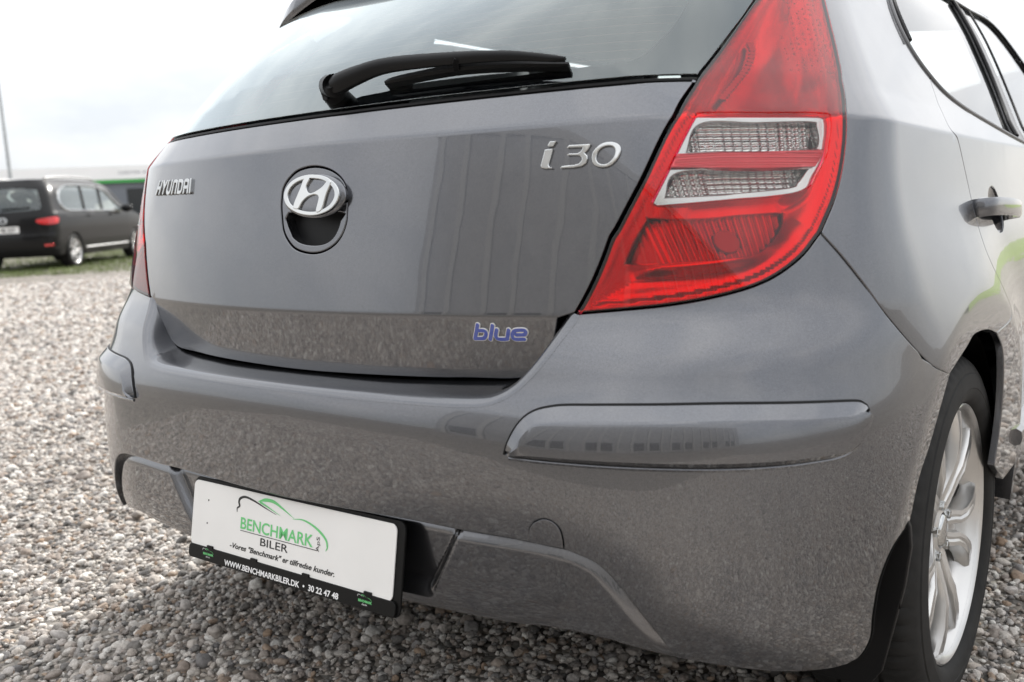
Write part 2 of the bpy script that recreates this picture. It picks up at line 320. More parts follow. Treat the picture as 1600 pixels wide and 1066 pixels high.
def panel(name, S, outer, mat, parent=None, holes=(), off=0., grid=.014, gap=.0045, r=.002, depth=.016, rim=True, disp=None, rows=(), edge=.007, refine=None):
    loops = []
    for i, lp in enumerate([outer, *holes]):
        p = np.asarray(lp, float); p = np.c_[S.L(p[:, 0]), p[:, 1]]
        if (area(p) > 0) != (i == 0): p = p[::-1]
        p = densify(p, edge)
        if gap: p = inset(p, gap)
        loops.append(p)
    o = loops[0]; lo, hi = o.min(0), o.max(0)
    gx = np.arange(lo[0]+grid*.5, hi[0], grid); gy = np.arange(lo[1]+grid*.5, hi[1], grid)
    for rv in rows:
        gy = gy[np.abs(gy-rv) > .006]; gy = np.r_[gy, rv+np.array([-.0055, -.003, -.001, .001, .003, .0055])]
    pts = np.stack(np.meshgrid(gx, gy), -1).reshape(-1, 2)
    if refine:
        fx = np.arange(lo[0], hi[0], .0065); fy = np.arange(lo[1], hi[1], .0065); fp = np.stack(np.meshgrid(fx, fy), -1).reshape(-1, 2)
        fp = fp[refine(S.Q(S.A(fp[:, 0]), fp[:, 1]))]; pts = pts[~refine(S.Q(S.A(pts[:, 0]), pts[:, 1]))]; pts = np.vstack([pts, fp])
    if len(pts):
        k = inside(pts, o)
        for h in loops[1:]: k &= ~inside(pts, h)
        pts = pts[k]
    if len(pts):
        k = np.ones(len(pts), bool)
        for h in loops: k &= dist_to(pts, h) > min(grid, edge)*.45
        pts = pts[k]
    vin = []; ein = []
    for h in loops:
        b = len(vin); vin += list(h); n = len(h); ein += [(b+i, b+(i+1) % n) for i in range(n)]
    vin += list(pts)
    res = delaunay_2d_cdt([Vector((float(x), float(y))) for x, y in vin], ein, [], 0, 1e-6)
    V2 = np.array([v[:] for v in res[0]]); F = np.array([f for f in res[2] if len(f) == 3])
    c = V2[F].mean(1); k = inside(c, o)
    for h in loops[1:]: k &= ~inside(c, h)
    F = F[k]
    a2 = V2[F]; ar = (a2[:, 1, 0]-a2[:, 0, 0])*(a2[:, 2, 1]-a2[:, 0, 1])-(a2[:, 2, 0]-a2[:, 0, 0])*(a2[:, 1, 1]-a2[:, 0, 1])
    F = np.where((ar < 0)[:, None], F[:, ::-1], F); F = F[np.abs(ar) > 1e-12]
    def P3(p2):
        a, v = S.A(p2[:, 0]), p2[:, 1]
        X = S.Q(a, v); n = S.N(a, v); d = off+(disp(a, v, X) if disp else 0.)
        return X+n*(d[:, None] if np.ndim(d) else d), n
    def PN(p2):
        X, n = P3(p2)
        if disp is None: return X, n
        e = 4e-4
        n = np.cross(P3(p2+[e, 0])[0]-P3(p2-[e, 0])[0], P3(p2+[0, e])[0]-P3(p2-[0, e])[0]); return X, n/np.linalg.norm(n, axis=1, keepdims=True)
    X, n = PN(V2); V = [X]; NN = [n]; faces = [tuple(f) for f in F]; base = len(X)
    if rim:
        for h in loops:
            Xh, nh = PN(h); t = np.roll(Xh, -1, 0)-np.roll(Xh, 1, 0); t /= np.linalg.norm(t, axis=1, keepdims=True)+1e-12
            T = np.cross(t, nh); T /= np.linalg.norm(T, axis=1, keepdims=True)+1e-12; m = len(h); q = (nh+T)/math.sqrt(2)
            for A_, N_ in ((Xh, nh), (Xh+T*r*.7-nh*r*.3, q), (Xh+T*r-nh*r, T), (Xh+T*r-nh*depth, T)): V.append(A_); NN.append(N_)
            for k_ in range(3):
                for i in range(m):
                    j = (i+1) % m; faces.append((base+k_*m+i, base+(k_+1)*m+i, base+(k_+1)*m+j, base+k_*m+j))
            base += 4*m
    return mobj(name, np.vstack(V), faces, mat, parent, np.vstack(NN))
def on(S, a, v, off=0.):
    X = S.Q(a, v); return X+off*S.N(a, v) if off else X
def stroke_poly(S, pts, w, caps=True, n=6):
    """outline in (a,v) of a round-ended stroke w metres wide"""
    p = smooth_seg(pts, 4) if len(pts) > 2 else np.asarray(pts, float)
    p = np.c_[S.L(p[:, 0]), p[:, 1]]; t = np.gradient(p, axis=0); t /= np.linalg.norm(t, axis=1, keepdims=True); q = np.c_[-t[:, 1], t[:, 0]]*w/2
    lf, rg = p+q, p-q; out = list(rg)
    ang = math.atan2(t[-1, 1], t[-1, 0])
    out += [p[-1]+w/2*np.array([math.cos(ang+x), math.sin(ang+x)]) for x in np.linspace(-1.2, 1.2, n)]
    out += list(lf[::-1]); ang = math.atan2(-t[0, 1], -t[0, 0])
    out += [p[0]+w/2*np.array([math.cos(ang+x), math.sin(ang+x)]) for x in np.linspace(-1.2, 1.2, n)]
    out = np.array(out); return np.c_[S.A(out[:, 0]), out[:, 1]]

# outlines of the panels in surface coordinates (a, v)
DATA={'arch_b': [(2.0412, 0.6529), (2.0635, 0.6658), (2.101, 0.661), (2.129, 0.6454), (2.1488, 0.6084), (2.1578, 0.55), (2.1604, 0.4657), (2.1508, 0.3861)],
 'arch_m': [(2.0533, 0.6239), (2.0487, 0.609), (2.0436, 0.5938), (2.0389, 0.5792), (2.035, 0.5664), (2.0321, 0.5562), (2.0299, 0.5478), (2.0278, 0.54), (2.0254, 0.5315), (2.0225, 0.5225),
            (2.0192, 0.5136), (2.0162, 0.5039), (2.0138, 0.4928), (2.0123, 0.4796), (2.0113, 0.4648), (2.0103, 0.4494), (2.0089, 0.4343)],
 'bar': [(1.1969, 0.9452), (1.2229, 0.9635), (1.3941, 0.963), (1.6207, 0.9655), (1.5871, 0.9438), (1.3854, 0.9411)],
 'bezel': [(1.1271, 0.9007), (1.1966, 0.9446), (1.2865, 1.012), (1.3088, 1.0135), (1.462, 1.0133), (1.6244, 1.0144), (1.6453, 1.0091), (1.6447, 0.9923), (1.6223, 0.9586), (1.5837, 0.9346),
           (1.542, 0.9137), (1.4226, 0.9042), (1.2576, 0.9), (1.1347, 0.8978)],
 'bl_b1': [(0.5937, 0.7391), (0.5844, 0.7291), (0.5746, 0.7186)],
 'bl_b2': [(0.5855, 0.7304), (0.6037, 0.7306), (0.6082, 0.7279), (0.6052, 0.7236), (0.6007, 0.7207), (0.5947, 0.7191), (0.5746, 0.7186)],
 'bl_e': [(0.6978, 0.7191), (0.6768, 0.7189), (0.6715, 0.7208), (0.6724, 0.725), (0.6781, 0.7293), (0.6862, 0.7318), (0.704, 0.7323), (0.708, 0.7306), (0.7064, 0.7281), (0.7008, 0.7256),
          (0.682, 0.7253)],
 'bl_l': [(0.6317, 0.7384), (0.6133, 0.7181)],
 'bl_u': [(0.6382, 0.7321), (0.6311, 0.7246), (0.6305, 0.7207), (0.6352, 0.7187), (0.6543, 0.7188), (0.6581, 0.7214), (0.6678, 0.7321)],
 'bot_m': [(1.7624, 0.2515), (1.7461, 0.2515), (1.7311, 0.2512), (1.7141, 0.2513), (1.6924, 0.2525), (1.6646, 0.2546), (1.6329, 0.2571), (1.5989, 0.2602), (1.5642, 0.2642), (1.5279, 0.2695),
           (1.4897, 0.2755), (1.4516, 0.2815), (1.4159, 0.2867), (1.3834, 0.2914), (1.3529, 0.2958), (1.3233, 0.2999), (1.2938, 0.3034)],
 'bulb': [(1.2879, 0.8507)],
 'cup': [(2.2455, 0.8743), (2.2581, 0.9378), (2.2327, 0.814)],
 'darkwin': [(0.9896, 0.8203), (1.0909, 0.8798), (1.1038, 0.8836), (1.2722, 0.8834), (1.4602, 0.8885), (1.4793, 0.8821), (1.4498, 0.8591), (1.3894, 0.838), (1.3283, 0.8269), (1.1167, 0.8236)],
 'door': [(2.1467, 1.1205), (2.1373, 1.0656), (2.1268, 1.0244), (2.1411, 1.0049), (2.1544, 0.9647), (2.164, 0.9142), (2.1643, 0.8646), (2.1616, 0.791)],
 'em_H': [(0.0612, 0.9601), (0.0897, 0.9596), (0.0753, 0.9481), (0.0791, 0.9405), (0.0936, 0.9368), (0.1193, 0.9396), (0.1486, 0.9464), (0.1693, 0.9548), (0.1854, 0.9507), (0.1661, 0.9334),
          (0.1456, 0.9087), (0.1198, 0.9062), (0.1291, 0.9238), (0.1308, 0.929), (0.1243, 0.9318), (0.1092, 0.9329), (0.0814, 0.9297), (0.0584, 0.9222), (0.0423, 0.912), (0.0185, 0.9136),
          (0.0212, 0.9229), (0.032, 0.9333), (0.0475, 0.9473)],
 'em_hole': [(-0.0442, 0.9112), (-0.0272, 0.8769), (-0.0005, 0.8644), (0.0346, 0.858), (0.0844, 0.8554), (0.1283, 0.8581), (0.1597, 0.8661), (0.1816, 0.8793), (0.1939, 0.894), (0.1971, 0.9088)],
 'em_o': [(-0.079, 0.9398), (-0.075, 0.9506), (-0.0562, 0.9626), (-0.0198, 0.9741), (0.0227, 0.9791), (0.0699, 0.9801), (0.1208, 0.9764), (0.1658, 0.9684), (0.2005, 0.9563), (0.2171, 0.9425),
          (0.2209, 0.9291), (0.2193, 0.9084), (0.2152, 0.8922), (0.1987, 0.8746), (0.1711, 0.8601), (0.1322, 0.8499), (0.0889, 0.8456), (0.0441, 0.8473), (0.0011, 0.8536), (-0.0317, 0.8661),
          (-0.0556, 0.8818), (-0.0675, 0.9006), (-0.0772, 0.9211)],
 'em_ring': [(-0.0307, 0.9334), (-0.0243, 0.9455), (-0.0006, 0.9556), (0.0401, 0.9622), (0.09, 0.9642), (0.1433, 0.961), (0.1821, 0.9533), (0.2071, 0.9432), (0.2143, 0.9312), (0.2029, 0.9197),
             (0.1789, 0.9106), (0.1426, 0.9046), (0.1014, 0.9026), (0.0542, 0.9053), (0.0134, 0.912), (-0.0159, 0.9209)],
 'flap_m': [(2.0089, 0.4343), (2.0006, 0.4301), (1.9779, 0.4259), (1.9546, 0.4203), (1.9367, 0.4128), (1.9226, 0.4037), (1.9103, 0.3937), (1.8995, 0.3831), (1.8901, 0.3724), (1.8824, 0.3611),
            (1.8761, 0.3491), (1.8704, 0.3372), (1.8651, 0.3261), (1.8609, 0.3158), (1.858, 0.3059), (1.8544, 0.2966), (1.8485, 0.288), (1.8399, 0.2799), (1.8296, 0.2724), (1.8185, 0.2659),
            (1.8073, 0.2605), (1.7962, 0.2569), (1.7849, 0.2548), (1.7735, 0.2534), (1.7624, 0.2515)],
 'grip': [(2.1732, 0.8806), (2.2811, 0.8675)],
 'handle_c': [(2.1956, 0.8969), (2.3246, 0.8672), (2.2528, 0.9207), (2.2349, 0.8182)],
 'hy': [(-1.0013, 0.9579), (-1.0048, 0.9801), (-0.6817, 0.9777), (-0.659, 0.9553)],
 'i_dot': [(0.9393, 0.9838), (0.9519, 0.9902), (0.9728, 0.9898), (0.956, 0.982), (0.9437, 0.9824)],
 'i_stem': [(0.9026, 0.9573), (0.9302, 0.9795), (0.9555, 0.9797), (0.9263, 0.957), (0.9274, 0.9542), (0.9362, 0.9542), (0.9312, 0.9524), (0.9146, 0.9522), (0.9043, 0.9537)],
 'ins_l': [(0.9732, 0.4535), (0.88, 0.4552), (0.7463, 0.4551), (0.5651, 0.4576)],
 'ins_r': [(1.2938, 0.3034), (1.258, 0.337), (1.2139, 0.3716), (1.1634, 0.4093), (1.115, 0.436), (1.0486, 0.4507)],
 'lamp_bot': [(0.8413, 0.7547), (0.8922, 0.7572), (0.9426, 0.7596), (0.9901, 0.762), (1.033, 0.7645), (1.0788, 0.7672), (1.1222, 0.7699), (1.1632, 0.7728), (1.2028, 0.776), (1.2409, 0.7794),
              (1.2768, 0.7831), (1.3109, 0.7872), (1.3438, 0.792), (1.3758, 0.798), (1.4066, 0.8048), (1.4359, 0.8122), (1.4635, 0.8198), (1.4883, 0.8277), (1.5106, 0.836), (1.5321, 0.8445),
              (1.5545, 0.853)],
 'lamp_in': [(1.8217, 1.3646), (1.5517, 1.2004), (1.4428, 1.1332), (1.3391, 1.0708), (1.2379, 1.0137), (1.1291, 0.9344), (1.0001, 0.8568), (0.8413, 0.7547)],
 'lamp_out': [(1.5545, 0.853), (1.5766, 0.8656), (1.599, 0.8782), (1.6206, 0.891), (1.6398, 0.9041), (1.6562, 0.9173), (1.6702, 0.9307), (1.6821, 0.9444), (1.6919, 0.9583), (1.6998, 0.9723),
              (1.7057, 0.9864), (1.7092, 1.0011), (1.7134, 1.0172), (1.7381, 1.0367), (1.7642, 1.0581), (1.7848, 1.081), (1.7968, 1.1049), (1.8081, 1.1294), (1.8175, 1.1548), (1.8247, 1.1817),
              (1.8287, 1.2108), (1.8285, 1.2431), (1.8249, 1.279), (1.8218, 1.3192), (1.8217, 1.3646)],
 'lampbot_m': [(0.8385, 0.7546), (0.888, 0.757), (0.9373, 0.7593), (0.9839, 0.7616), (1.0252, 0.7641), (1.0699, 0.7668), (1.1129, 0.7695), (1.1538, 0.7724), (1.1935, 0.7756), (1.2319, 0.779),
               (1.2682, 0.7826), (1.3028, 0.7868), (1.3365, 0.7916), (1.3694, 0.7977), (1.4008, 0.8046), (1.4305, 0.812), (1.4581, 0.8196), (1.4829, 0.8276), (1.5051, 0.8359), (1.5266, 0.8445),
               (1.549, 0.853)],
 'led_arc': [(1.5021, 1.1264), (1.504, 1.1175), (1.492, 1.1015), (1.4721, 1.0857), (1.4473, 1.072), (1.4219, 1.0607), (1.3963, 1.0496), (1.3713, 1.0386)],
 'pane_lo': [(1.1569, 0.9065), (1.2125, 0.9406), (1.3844, 0.9389), (1.5748, 0.9426), (1.5338, 0.9233), (1.499, 0.915), (1.3142, 0.9066)],
 'pane_up': [(1.2432, 0.9655), (1.2921, 1.0036), (1.4329, 1.0049), (1.5927, 1.007), (1.6159, 1.0003), (1.5975, 0.9673), (1.3946, 0.9644)],
 'seam_b': [(1.5545, 0.853), (1.5665, 0.8455), (1.5789, 0.8381), (1.5916, 0.8304), (1.6049, 0.8219), (1.6187, 0.8127), (1.6332, 0.803), (1.6489, 0.7925), (1.6667, 0.7811), (1.6863, 0.7686),
            (1.7074, 0.7553), (1.7268, 0.7408), (1.7482, 0.7256), (1.775, 0.7082), (1.8061, 0.689), (1.8382, 0.6704), (1.8677, 0.6555), (1.8931, 0.6457), (1.9181, 0.6393), (1.9486, 0.6336),
            (1.9878, 0.6256)],
 'seam_m': [(1.549, 0.853), (1.5606, 0.8455), (1.5727, 0.838), (1.5852, 0.8303), (1.5982, 0.8218), (1.6116, 0.8125), (1.6254, 0.8027), (1.6402, 0.7922), (1.6572, 0.7808), (1.6778, 0.7684),
            (1.7039, 0.7552), (1.7395, 0.7412), (1.7867, 0.7265), (1.8485, 0.7096), (1.9194, 0.6903), (1.9837, 0.6712), (2.0086, 0.6555), (2.0193, 0.6452), (2.0285, 0.6384), (2.0395, 0.6321),
            (2.0533, 0.6239)],
 'skirt': [(2.1989, 0.3861), (2.3614, 0.3348), (2.3813, 0.2626), (2.2297, 0.3249), (2.2086, 0.3406)],
 'strip_bot': [(0.91, 0.5729), (1.0158, 0.572), (1.1105, 0.5714), (1.2676, 0.5694), (1.4326, 0.5663), (1.6201, 0.5644), (1.7298, 0.567), (1.7791, 0.5873), (1.7883, 0.6138)],
 'strip_ridge': [(0.9217, 0.5758), (0.9426, 0.586), (0.9505, 0.6063), (0.9627, 0.6138), (1.0014, 0.6175), (1.0533, 0.6199), (1.172, 0.622), (1.388, 0.6222), (1.687, 0.6141), (1.7344, 0.6154),
                 (1.7606, 0.6159)],
 'strip_top': [(0.91, 0.5729), (0.9066, 0.5962), (0.9035, 0.6213), (0.9143, 0.6324), (0.9398, 0.638), (0.9864, 0.6416), (1.131, 0.6445), (1.3666, 0.6435), (1.6944, 0.6319), (1.7649, 0.6241),
               (1.7883, 0.6138)],
 'tgm': [(-0.7982, 0.7468), (-0.7608, 0.7084), (-0.7286, 0.6801), (-0.6926, 0.6646), (-0.641, 0.6566), (-0.5241, 0.655), (-0.4081, 0.6522), (-0.1058, 0.6489)],
 'three': [(0.9933, 0.9789), (1.0005, 0.9831), (1.0417, 0.9825), (1.0316, 0.9748), (1.0225, 0.9703), (1.0262, 0.9667), (1.0247, 0.9623), (1.0184, 0.9567), (1.0081, 0.9527), (0.9947, 0.9514),
           (0.954, 0.9516), (0.9609, 0.9554), (0.9964, 0.956), (1.0045, 0.9574), (1.0102, 0.961), (1.013, 0.9644), (1.0112, 0.9671), (1.0067, 0.968), (0.986, 0.9687), (0.9934, 0.9719),
           (1.0082, 0.9713), (1.0148, 0.9737), (1.0215, 0.9783)],
 'tow': [(1.0486, 0.4507), (1.0493, 0.4658), (1.0456, 0.4787), (1.0328, 0.4873), (1.015, 0.4892), (0.9976, 0.4819), (0.98, 0.471), (0.9732, 0.4535)],
 'win': [(2.116, 1.2771), (2.1264, 1.1877), (2.1527, 1.125), (2.1965, 1.091), (2.2944, 1.0605), (2.4387, 1.0255), (2.415, 1.4094), (2.4573, 1.2902), (2.4648, 1.1809), (2.4124, 1.0475)],
 'wip_arm': [(0.114, 1.0904), (0.2292, 1.1), (0.386, 1.1085), (0.7025, 1.1045), (0.9217, 1.0987), (1.0533, 1.087)],
 'wip_blade': [(0.3421, 1.0975), (0.4602, 1.0996), (0.6818, 1.1019), (0.9049, 1.0985), (1.056, 1.0926)],
 'wip_pivot': [(0.0628, 1.0945)],
 'zero_i': [(1.0425, 0.9635), (1.0476, 0.9692), (1.0554, 0.9742), (1.0659, 0.9772), (1.0769, 0.9777), (1.083, 0.976), (1.0844, 0.9715), (1.0802, 0.9658), (1.0718, 0.9603), (1.0609, 0.9558),
            (1.0509, 0.9542), (1.0434, 0.9555), (1.0409, 0.9591)],
 'zero_o': [(1.0317, 0.9649), (1.0372, 0.9716), (1.0481, 0.9775), (1.0606, 0.9819), (1.0751, 0.9837), (1.0885, 0.9826), (1.0976, 0.9788), (1.0998, 0.9728), (1.0933, 0.9653), (1.0825, 0.9584),
            (1.0683, 0.9526), (1.0544, 0.9497), (1.0424, 0.9499), (1.0325, 0.9531), (1.0295, 0.9581)]}

# ------------------------------------------------------------------ the grey hatchback
car = tag(empty('hatchback_car'), 'grey metallic five-door hatchback filling the frame, seen from its rear right corner', 'car')
D = DATA
RIGHT, LEFT = 1, -1
def side(pts, s): return [(a*s, v) for a, v in pts]

# tailgate ------------------------------------------------------------
tg_low = [(-a, v) for a, v in D['tgm']]                      # right half, from the lamp corner to the middle
gl = D['lamp_in']
lamp_gl = [p for p in gl if p[1] > 1.0601 and p[1] < 1.0799] or [(1.336, 1.067)]
lam_low = [(1.3365, 1.0665)]+[p for p in gl if p[1] < 1.05]
half = [(0, .6485)]+[(a, v) for a, v in tg_low[::-1]]
edge_r = loop(half, [tg_low[0], lam_low[-1]], lam_low[::-1])
gb = [(1.3365, 1.0665), (1.245, 1.0668), (1.085, 1.0655), (.684, 1.065), (.17, 1.0645), (0, 1.0645)]
tail_out = np.vstack([edge_r, smooth_seg(gb)[1:], (smooth_seg(gb)[::-1]*[-1, 1])[1:], (edge_r[::-1]*[-1, 1])[1:-1]])
em_o = closed_smooth(D['em_o'], 4)
tailgate = panel('tailgate', BODY, tail_out, 'paint', car, holes=[em_o], rows=(.752, 1.015), grid=.016)
# emblem button and hand recess
em_c = np.mean(em_o, 0)
em_in = em_c+(em_o-em_c)*.985
panel('handle_ring', BODY, em_in, 'paint', tailgate, holes=[closed_smooth(D['em_hole'], 3)], off=-.001, gap=.001, r=.0025, depth=.03, grid=.01)
pk = em_c+(em_o-em_c)*.93
panel('handle_recess', BODY, pk, 'trim', tailgate, off=-.022, rim=False, gap=0, disp=lambda a, v, X: -.02*ss(.99, .86, v)*0)
ring = closed_smooth(D['em_ring'], 4); rc = ring.mean(0)
panel('emblem_dome', BODY, rc+(ring-rc)*1.12, 'paint', tailgate, off=.0, gap=0, r=.003, depth=.03, grid=.006,
      disp=lambda a, v, X: .0128*(1-np.clip(np.hypot((a-rc[0])/.170, (v-rc[1])/.0385), 0, 1)**6))
panel('emblem_ring', BODY, ring, 'chrome', tailgate, holes=[rc+(ring-rc)*.885], off=.0155, gap=0, r=.0016, depth=.006, edge=.003)
panel('emblem_letter', BODY, closed_smooth(D['em_H'], 3), 'chrome', tailgate, off=.0165, gap=.0019, r=.0016, depth=.007, edge=.002, grid=.004)
# badges
md = tailgate
for k, nm in (('i_stem', 'badge_letter'), ('i_dot', 'badge_letter'), ('three', 'badge_letter')):
    panel(nm, BODY, np.array(D[k]), 'chrome', md, off=.0045, gap=.0017, r=.0017, depth=.006, edge=.002, grid=.004)
panel('badge_letter', BODY, closed_smooth(D['zero_o'], 4), 'chrome', md, holes=[closed_smooth(D['zero_i'], 4)], off=.0045, gap=.0017, r=.0017, depth=.006, edge=.002, grid=.004)
for i, (k, x) in enumerate((('bl_b1', 0), ('bl_b2', 1), ('bl_l', 0), ('bl_u', 0), ('bl_e', 0))):
    panel('trim_badge_edge', BODY, stroke_poly(BODY, D[k], .0062), 'whitel', md, off=.0024+.0001*x, gap=0, r=.0006, depth=.005, edge=.002, grid=.01)
    panel('trim_badge_letter', BODY, stroke_poly(BODY, D[k], .0044), 'blue', md, off=.0032+.0001*x, gap=0, r=.0004, depth=.002, edge=.002, grid=.01)
(h0, h1, h2, h3) = [np.array(p) for p in D['hy']]            # four corners of the maker's lettering on the far side
letters = {'H': [[(0, 0), (.18, 1)], [(.62, 0), (.8, 1)], [(.09, .48), (.71, .48)]], 'Y': [[(.12, 1), (.42, .45)], [(.82, 1), (.42, .45)], [(.42, .45), (.34, 0)]],
    'U': [[(.14, 1), (.02, .3), (.14, .03), (.5, .03), (.66, .3), (.78, 1)]], 'N': [[(.0, 0), (.14, .8), (.28, .97), (.62, .97), (.72, .75), (.6, 0)]],
    'D': [[(.02, .03), (.14, .97)], [(.14, .97), (.55, .97), (.74, .78), (.64, .2), (.42, .03), (.02, .03)]], 'A': [[(0, 0), (.14, .8), (.28, .97), (.62, .97), (.74, .8), (.62, 0)], [(.07, .42), (.66, .42)]], 'I': [[(0, 0), (.14, 1)]]}
adv = {'H': 1, 'Y': .98, 'U': .98, 'N': .96, 'D': .96, 'A': .96, 'I': .3}; tot = sum(adv[c_] for c_ in 'HYUNDAI'); x0 = 0.
for ch in 'HYUNDAI':
    for i, st in enumerate(letters[ch]):
        pp = []
        for x, y in st:
            s_ = (x0+x)/tot; lo = h0+(h3-h0)*s_; hi_ = h1+(h2-h1)*s_; pp.append(tuple(lo+(hi_-lo)*y))
        if len(pp) == 2: pp = [pp[0], tuple((np.array(pp[0])+pp[1])/2), pp[1]]
        panel('brand_letter', BODY, stroke_poly(BODY, pp, .0048), 'chrome', md, off=.0042+.0002*i, gap=0, r=.0009, depth=.0065, edge=.003, grid=.01)
    x0 += adv[ch]

# rear window ----------------------------------------------------------
side_gl = [(1.340, 1.0715)]+[p for p in gl[::-1] if 1.08 < p[1] < 1.36]+[(1.80, 1.378)]
top_gl = [side_gl[-1], (1.2, 1.385), (.6, 1.392), (0, 1.395)]
gb2 = [(a, v+.0065) for a, v in gb[::-1]]
g_half = loop(gb2, [gb2[-1], side_gl[0]], side_gl, top_gl)
glass_out = np.vstack([g_half, (g_half[::-1]*[-1, 1])[1:-1]])
rw = panel('rear_window', BODY, glass_out, 'glass', car, gap=.003, depth=.005, r=.001)
fr = [(0, 1.120), (.07, 1.119), (.17, 1.117), (.28, 1.103), (.5, 1.0965), (.8, 1.0975), (1.07, 1.100), (1.164, 1.103), (1.208, 1.110), (1.239, 1.122), (1.272, 1.140), (1.307, 1.160), (1.35, 1.197), (1.42, 1.27), (1.455, 1.33)]
fr_h = loop(fr, [(1.455, 1.33), (1.40, 1.345)], [(1.40, 1.345), (.8, 1.352), (0, 1.354)])
frit_in = np.vstack([fr_h, (fr_h[::-1]*[-1, 1])[1:-1]])
panel('frit_band', BODY, glass_out, 'frit', rw, holes=[frit_in], off=-.0035, gap=.003, rim=False)
for v0 in np.arange(1.108, 1.33, .0145):
    a1 = float(np.interp(v0, [p[1] for p in fr[7:]], [p[0] for p in fr[7:]]))
    a0 = .0 if v0 > 1.119 else .25
    for sgn in ((1,) if a0 == 0 else (1, -1)):
        aa = np.linspace(-a1 if a0 == 0 else a0, a1, 60)*sgn
        q = BODY.Q(aa, np.full(60, v0)); n_ = BODY.N(aa, np.full(60, v0)); q = q-n_*.0042
        u_ = np.array([0, .35, .5])*.0011
        mobj('heating_wire', np.vstack([q-u_/2, q+u_/2]), [(i, i+1, 61+i, 60+i) for i in range(59)], 'hair', rw)
# weather strip along the glass foot
gbl = np.vstack([smooth_seg(gb[::-1])[:, :], ])
gbl = np.vstack([(gbl[::-1]*[-1, 1])[:-1], gbl])
sweep('glass_seal', on(BODY, gbl[:, 0], gbl[:, 1]+.004, -.006), circ(.0035, 8), 'trim', rw, ups=list(BODY.N(gbl[:, 0], gbl[:, 1])))

# wiper ----------------------------------------------------------------
wip = empty('rear_wiper', parent=car)
wa = np.array(D['wip_arm']); wb = np.array(D['wip_blade']); wp = D['wip_pivot'][0]
pa = [on(BODY, wp[0], wp[1], .022), on(BODY, wa[0, 0]-.003, wa[0, 1], .028)]+[on(BODY, a, v, o) for (a, v), o in zip(wa[1:], (.032, .033, .032, .030, .026))]
pa = smooth_seg(pa[1:], 6); nn_ = [BODY.N(a, v) for a, v in smooth_seg(wa, 6)]
m_ = len(pa)
oct_ = [(-.95, -.75), (.8, -.75), (1.0, -.3), (.72, .62), (.3, .95), (-.3, .95), (-.72, .62), (-1, -.3)]
sc_ = [(float(np.interp(i/(m_-1), [0, .05, .12, .3, .55, .8, .96, 1], [.015, .018, .0180, .0145, .0110, .0080, .0056, .003])), float(np.interp(i/(m_-1), [0, .05, .2, .5, .8, 1], [.013, .016, .014, .010, .007, .004]))) for i in range(m_)]
sweep('arm', pa, oct_, 'trim', wip, ups=nn_, scale=sc_)
n0 = BODY.N(*wp)
pv = [on(BODY, wp[0], wp[1], .0), on(BODY, wp[0], wp[1], .008), on(BODY, wp[0]-.004, wp[1]+.004, .020), on(BODY, wa[0, 0], wa[0, 1]-.001, .028), on(BODY, wa[0, 0], wa[0, 1]-.001, .034)]
sweep('pivot', pv, circ(.0205, 18), 'trim', wip, ups=[(1, 0, 0)]*5, scale=[1.0, 1.05, .98, .95, .6])
pb = [on(BODY, a, v, o) for (a, v), o in zip(wb, (.013, .015, .017, .015, .011))]; pb = smooth_seg(pb, 6); nb = [BODY.N(a, v) for a, v in smooth_seg(wb, 6)]
mb = len(pb); taper_ = [float(np.interp(i/(mb-1), [0, .06, .5, .94, 1], [.35, .8, 1, .8, .45])) for i in range(mb)]
sweep('blade_frame', pb, [(-.0058, -.002), (.0058, -.002), (.0042, .004), (-.0042, .004)], 'trim', wip, ups=nb, scale=taper_)
pr = np.array(pb)-np.array(nb)*.0085
sweep('rubber_lip', pr, [(-.0013, -.0055), (.0013, -.0055), (.003, .007), (-.003, .007)], 'trim', wip, ups=nb)
jb = [on(BODY, *wb[2], .018), on(BODY, *((wb[2]+wa[3])/2), .031), on(BODY, *wa[3], .036)]
sweep('blade_clip', jb, [(-.011, -.004), (.011, -.004), (.011, .004), (-.011, .004)], 'trim', wip, ups=[nb[0]]*3)

# spoiler ---------------------------------------------------------------
xs_ = .50*np.sin(np.linspace(-math.pi/2, math.pi/2, 41)); V = []
for x in xs_:
    t = abs(x)/.50; yb_ = .51-.04*x*x+.02*t**12; zl = 1.405-.395*x*x+.004*t**12; th = .042*(1-.6*t**10)
    V += [(x, yb_+.09, zl+.036), (x, yb_+.03, zl+.008), (x, yb_+.006, zl), (x, yb_, zl+th*.3), (x, yb_+.008, zl+th), (x, yb_+.15, zl+th+.035), (x, yb_+.34, zl+th+.05)]
bm = bmesh.new(); vv = [bm.verts.new(v) for v in V]
for f in grid_faces(41, 7, closed_m=True): bm.faces.new([vv[i] for i in f])
bm.faces.new(vv[:7]); bm.faces.new(vv[-7:])
spo = bm_obj('roof_spoiler', bm, 'paint', car, angle=50)

